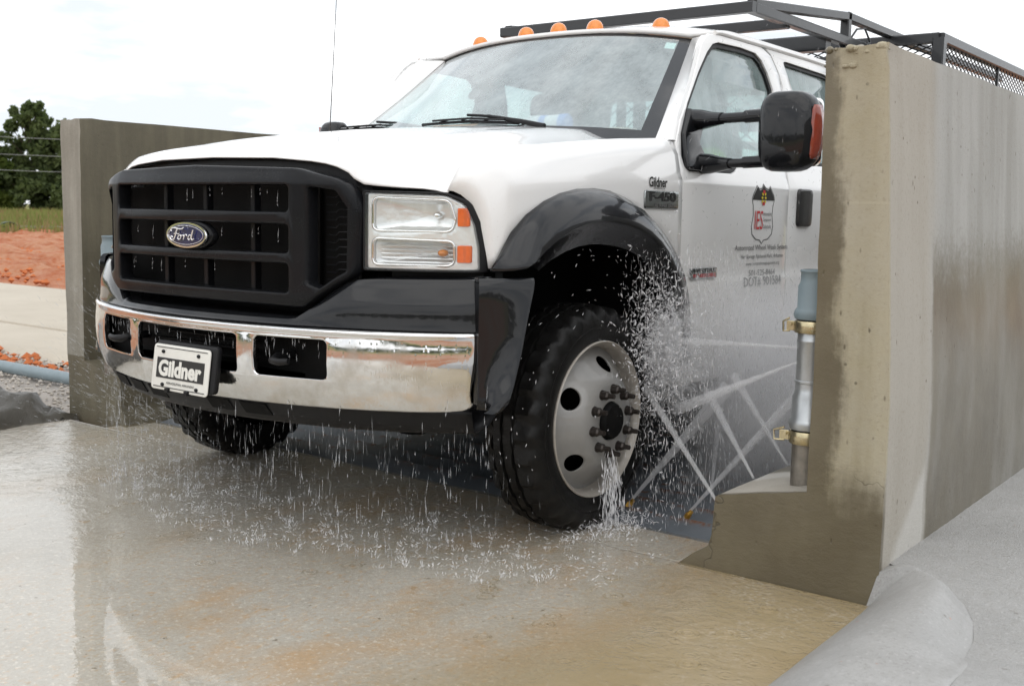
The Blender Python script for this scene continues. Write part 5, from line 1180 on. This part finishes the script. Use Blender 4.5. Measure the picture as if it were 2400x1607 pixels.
G = R.gauss; U = R.uniform
# curtain of drips under the bumper and engine
D = Drops()
for _ in range(2200):
    x = U(-.98, 1.02); y = yb(min(1, abs(x)))+U(.02, .10) if R.random() < .45 else U(yb(min(1, abs(x)))+.05, .25); z = U(.01, .47)
    D.d((x, y, z), (G(0, .07), G(0, .07), 1), (.004+.07*R.random()**2.4)*(1.4-z), .0004+.0020*R.random()**3.5)
for za, zb in ((1.118, 1.196), (.990, 1.073), (.866, .950)):
    for _ in range(8):
        x = U(-.44, .44); l = U(.008, .05); D.d((x, yg(x)+.012, zb-l/2-U(0, .012)), (G(0, .1), .1, 1), l, U(.001, .0022)); D.d((x, yg(x)+.012, zb-l-.012), (0, 0, 1), .008, .0026)
for a, b in ((-.262, .262), (.338, .598), (-.598, -.338)):
    for _ in range(26):
        x = U(a, b); l = U(.008, .05); D.d((x, yb(x)+.022, .722-U(0, .07)), (G(0, .15), .0, 1), l, U(.001, .0024))
for xx in (.45, .93, 1.03, -.55, .62): 
    for _ in range(12): D.d((xx+G(0, .006), yb(min(1, abs(xx)))+.02+G(0, .006), U(.1, .60)), (G(0, .08), 0, 1), U(.02, .06), U(.001, .0026))
tag(D.obj('falling_drips', 'drop', smooth=0, recalc=False), 'curtain of water drips falling from under the bumper', 'water drops', kind='stuff')
# crowns where drips strike the water
D = Drops()
for _ in range(230):
    x = U(-1.0, 1.25); y = -1.02+.25*abs(x)+abs(G(0, .34)); 
    if y > .1: continue
    h = U(.010, .042)
    for _ in range(R.randint(6, 14)):
        a = U(0, 2*PI); q = U(.004, .022); D.d((x+q*math.cos(a), y+q*math.sin(a), U(.008, h)), (math.cos(a)*.6, math.sin(a)*.6, 1), U(.005, .018), U(.0007, .0017))
for _ in range(1700):
    x = U(-1.5, 1.4); y = -.95+.28*abs(x)+abs(G(0, .4))
    if y < .1: D.d((x, y, U(.008, .02)), (G(0, 1), G(0, 1), .35), U(.006, .02), U(.0008, .0018))
tag(D.obj('splash_crowns', 'foam', smooth=0, recalc=False), 'small splashes where the drips strike the muddy water', 'water drops', kind='stuff')
m = MB()
for _ in range(70):
    x = U(-1.2, 1.9); y = -1.25+.25*abs(x)+abs(G(0, .42)) if x < 1.3 else U(-1.1, -.2)
    if y > -.16: continue
    for q in range(R.randint(1, 2)):
        rr = U(.006, .016)+.016*q; h = .0022-.0004*q; w = .004
        m.grid([[(x+(rr+o)*math.cos(2*PI*j/18), y+(rr+o)*math.sin(2*PI*j/18), .0102+z_) for j in range(18)] for o, z_ in ((-w, 0), (-w*.4, h*.8), (0, h), (w*.4, h*.8), (w, 0))], True)
tag(m.obj('ripple_rings', 'water', smooth=80), 'rings spreading on the muddy water from falling drops', 'ripples', kind='stuff')
# spray off the far front wheel at left
D = Drops()
for _ in range(1500):
    a = U(.05, 1.25); ro = U(.25, 1.25); x = -1.0-ro*math.cos(a)*U(.75, 1); z = .03+ro*math.sin(a)*.75; y = -.10+G(0, .18)-.25*ro*R.random()
    if x < -2.12 and y > -.05: continue
    D.d((x, y, z), (-math.cos(a), -.25, math.sin(a)*.8), U(.008, .06), .0004+.0009*R.random()**2)
tag(D.obj('wheel_spray', 'drop', smooth=0, recalc=False), 'fine streaks of spray thrown left off the far front wheel', 'water drops', kind='stuff')
# burst and falling sheet behind the near front wheel
D = Drops()
for k_ in range(9000):
    q_ = 1. if k_ < 5200 else .45
    y = .34+G(0, .13)*q_; z = .62+G(0, .16)*q_-.25*(y-.33); x = 1.05+abs(G(0, .06))
    D.d((x, y, max(.03, z)), (G(0, .4), G(-.3, .5), G(.2, .7)), U(.005, .024), .0004+.0042*R.random()**4)
for _ in range(3600):
    y = U(.12, .80); z = U(.02, 1.0)**1.05; x = U(1.03, 1.30)
    D.d((x, y, z), (G(0, .12), G(-.12, .2), 1), U(.006, .045), .0003+.0018*R.random()**3.2)
for _ in range(70):
    a = U(-.2, 2.6); q = U(.40, .66); D.d((U(1.0, 1.09), -q*math.cos(a)*.9, .404+q*math.sin(a)), (0, G(math.sin(a), .4), G(math.cos(a), .4)), U(.006, .022), U(.0008, .0018))
for _ in range(260):
    t = U(0, 1)**.8; D.d((1.095-.045*t+G(0, .012+.020*t), -.02+.075*t+G(0, .012+.030*t), .30*(1-t)+.01), (G(-.1, .15), G(.1, .15), 1), U(.010, .07), .0006+.0040*R.random()**2.2)
for _ in range(900):
    D.d((1.06+G(0, .07), .03+G(0, .10), abs(G(0, .02))+.008), (G(0, 1), G(0, 1), .8), U(.004, .03), .0005+.0026*R.random()**2.5)
tag(D.obj('wheel_splash', 'foam', smooth=0, recalc=False), 'dense white splash of water behind the near front wheel', 'water drops', kind='stuff')
# drops flying past the mirror and the door
D = Drops()
for _ in range(520):
    x = U(1.06, 1.84); y = U(.05, 1.5); z = .75+1.1*R.random()**1.5
    D.d((x, y, z), (G(.3, .3), G(-.6, .3), G(.6, .3)), U(.008, .026), U(.0005, .0012))
for _ in range(5200):
    x = U(1.04, 1.55); y = U(.5, 1.9); z = U(.02, .95)*U(.5, 1)
    D.d((x, y, z), (G(0, .35), G(-.2, .4), 1), U(.004, .05), .0003+.0012*R.random()**3)
tag(D.obj('flying_drops', 'drop', smooth=0, recalc=False), 'scattered drops flying past the mirror and the door', 'water drops', kind='stuff')
# jets: bundles of water filaments
JETS = [((.995, .292, .045), (1.24, .58, .48), .005, .030, 'low jet rising from the left brass nozzle on the steel deck'),
        ((1.243, .296, .045), (1.64, .49, .60), .005, .024, 'jet rising right from the brass nozzle beside the footing'),
        ((1.53, -.05, .195), (1.07, .245, .490), .005, .015, 'jet shooting up left across the wheel from behind the footing'),
        ((1.585, .088, .266), (1.20, .48, .47), .004, .018, 'steep jet left of the standpipe'),
        ((1.600, .330, .27), (1.30, .49, .54), .004, .016, 'steep jet nearest the standpipe base'),
        ((1.765, -.03, .729), (1.05, .418, .657), .003, .016, 'level jet from the standpipe to the tyre'),
        ((1.765, -.03, .683), (1.10, .42, .39), .003, .024, 'slanting jet from the standpipe toward the wheel'),
        ((1.243, .46, .045), (1.06, .90, .52), .003, .020, 'faint far jet rising left from the deck toward the door')]
def m_jetvol():
    t = NT('jet_spray'); x, y, z = t.xyz()
    core = t.math('POWER', t.math('DIVIDE', .012, t.math('ADD', .012, t.math('MULTIPLY', z, .032))), 1.9)
    n = t.ramp(t.noise(30, 3, vec=t.map((1.6, 1.6, .25))), (.3, .55), (.7, 1.25))
    den = t.math('MULTIPLY', t.math('MULTIPLY', core, n), 150.)
    return t.done(None, t.n('VolumePrincipled', {'Color': (.95, .95, .96), 'Density': den, 'Anisotropy': .1}).outputs[0])
MT['jetvol'] = m_jetvol()
for a, b, r0, r1, lab in JETS:
    a, b = Vector(a), Vector(b); L = (b-a).length
    jet = MB().tube([(0, 0, L*k/8) for k in range(9)], [r0+(r1-r0)*(k/8) for k in range(9)], 14).obj('water_jet', 'jetvol', smooth=60); tag(jet, lab, 'water jet', 'wash jets beside the near wheel')
    jet.location = a; jet.rotation_euler = (b-a).to_track_quat('Z', 'Y').to_euler()
    D = Drops()
    for _ in range(60):
        t0 = R.random()**.6; q = (r0+(r1-r0)*t0)*U(.2, 1.25); th = U(0, 2*PI); D.d((q*math.cos(th), q*math.sin(th), t0*L), (q*math.cos(th)*.4, q*math.sin(th)*.4, .2), U(.008, .04), .0004+.0012*R.random()**2)
    tag(D.obj('jet_drops', 'drop', jet, smooth=0, recalc=False), kind='stuff')
# drifting mist between the truck and the right wall
def m_mist():
    t = NT('wash_mist'); x, y, z = t.xyz()
    n = t.ramp(t.noise(3.2, 4, .6, vec=t.map((1, 1, .8))), (.36, .15), (.66, 1.))
    fall = t.math('MULTIPLY', t.math('MULTIPLY', t.step(z, .98, .45), t.step(y, .46, .80)), t.step(x, 1.84, 1.6))
    fall = t.math('MULTIPLY', fall, t.math('MULTIPLY', t.step(y, 2.5, 1.6), t.step(z, 0.0, .1)))
    den = t.math('MULTIPLY', t.math('MULTIPLY', n, fall), 7.0)
    v = t.n('VolumePrincipled', {'Color': (.95, .95, .96), 'Density': den, 'Anisotropy': .2}).outputs[0]
    return t.done(None, v)
MT['mist'] = m_mist()
def m_burst():
    t = NT('white_splash'); x, y, z = t.xyz()
    n = t.ramp(t.noise(19, 6, .74, dist=.9), (.50, 0.), (.60, 1.))
    r2 = t.n('VectorMath', [t.map((1/.10, 1/.24, 1/.26), (-1.12/.10, -.38/.24, -.62/.26))], operation='LENGTH').outputs['Value']
    den = t.math('MULTIPLY', t.math('MULTIPLY', n, t.step(r2, 1.0, .35)), 22.)
    return t.done(None, t.n('VolumePrincipled', {'Color': (.97, .97, .98), 'Density': den}).outputs[0])
MT['burst'] = m_burst()
o = MB().ell((1.12, .38, .62), (.10, .24, .26), 24, 14).obj('splash_burst', 'burst', smooth=60); tag(o, 'white burst of water where the level jet strikes the tyre', 'splash', kind='stuff')
o = MB().box((1.03, .16, .03), (1.84, 2.5, 1.0)).obj('spray_mist', 'mist', smooth=0); tag(o, 'pale mist hanging between the truck and the right wall', 'mist', kind='stuff')
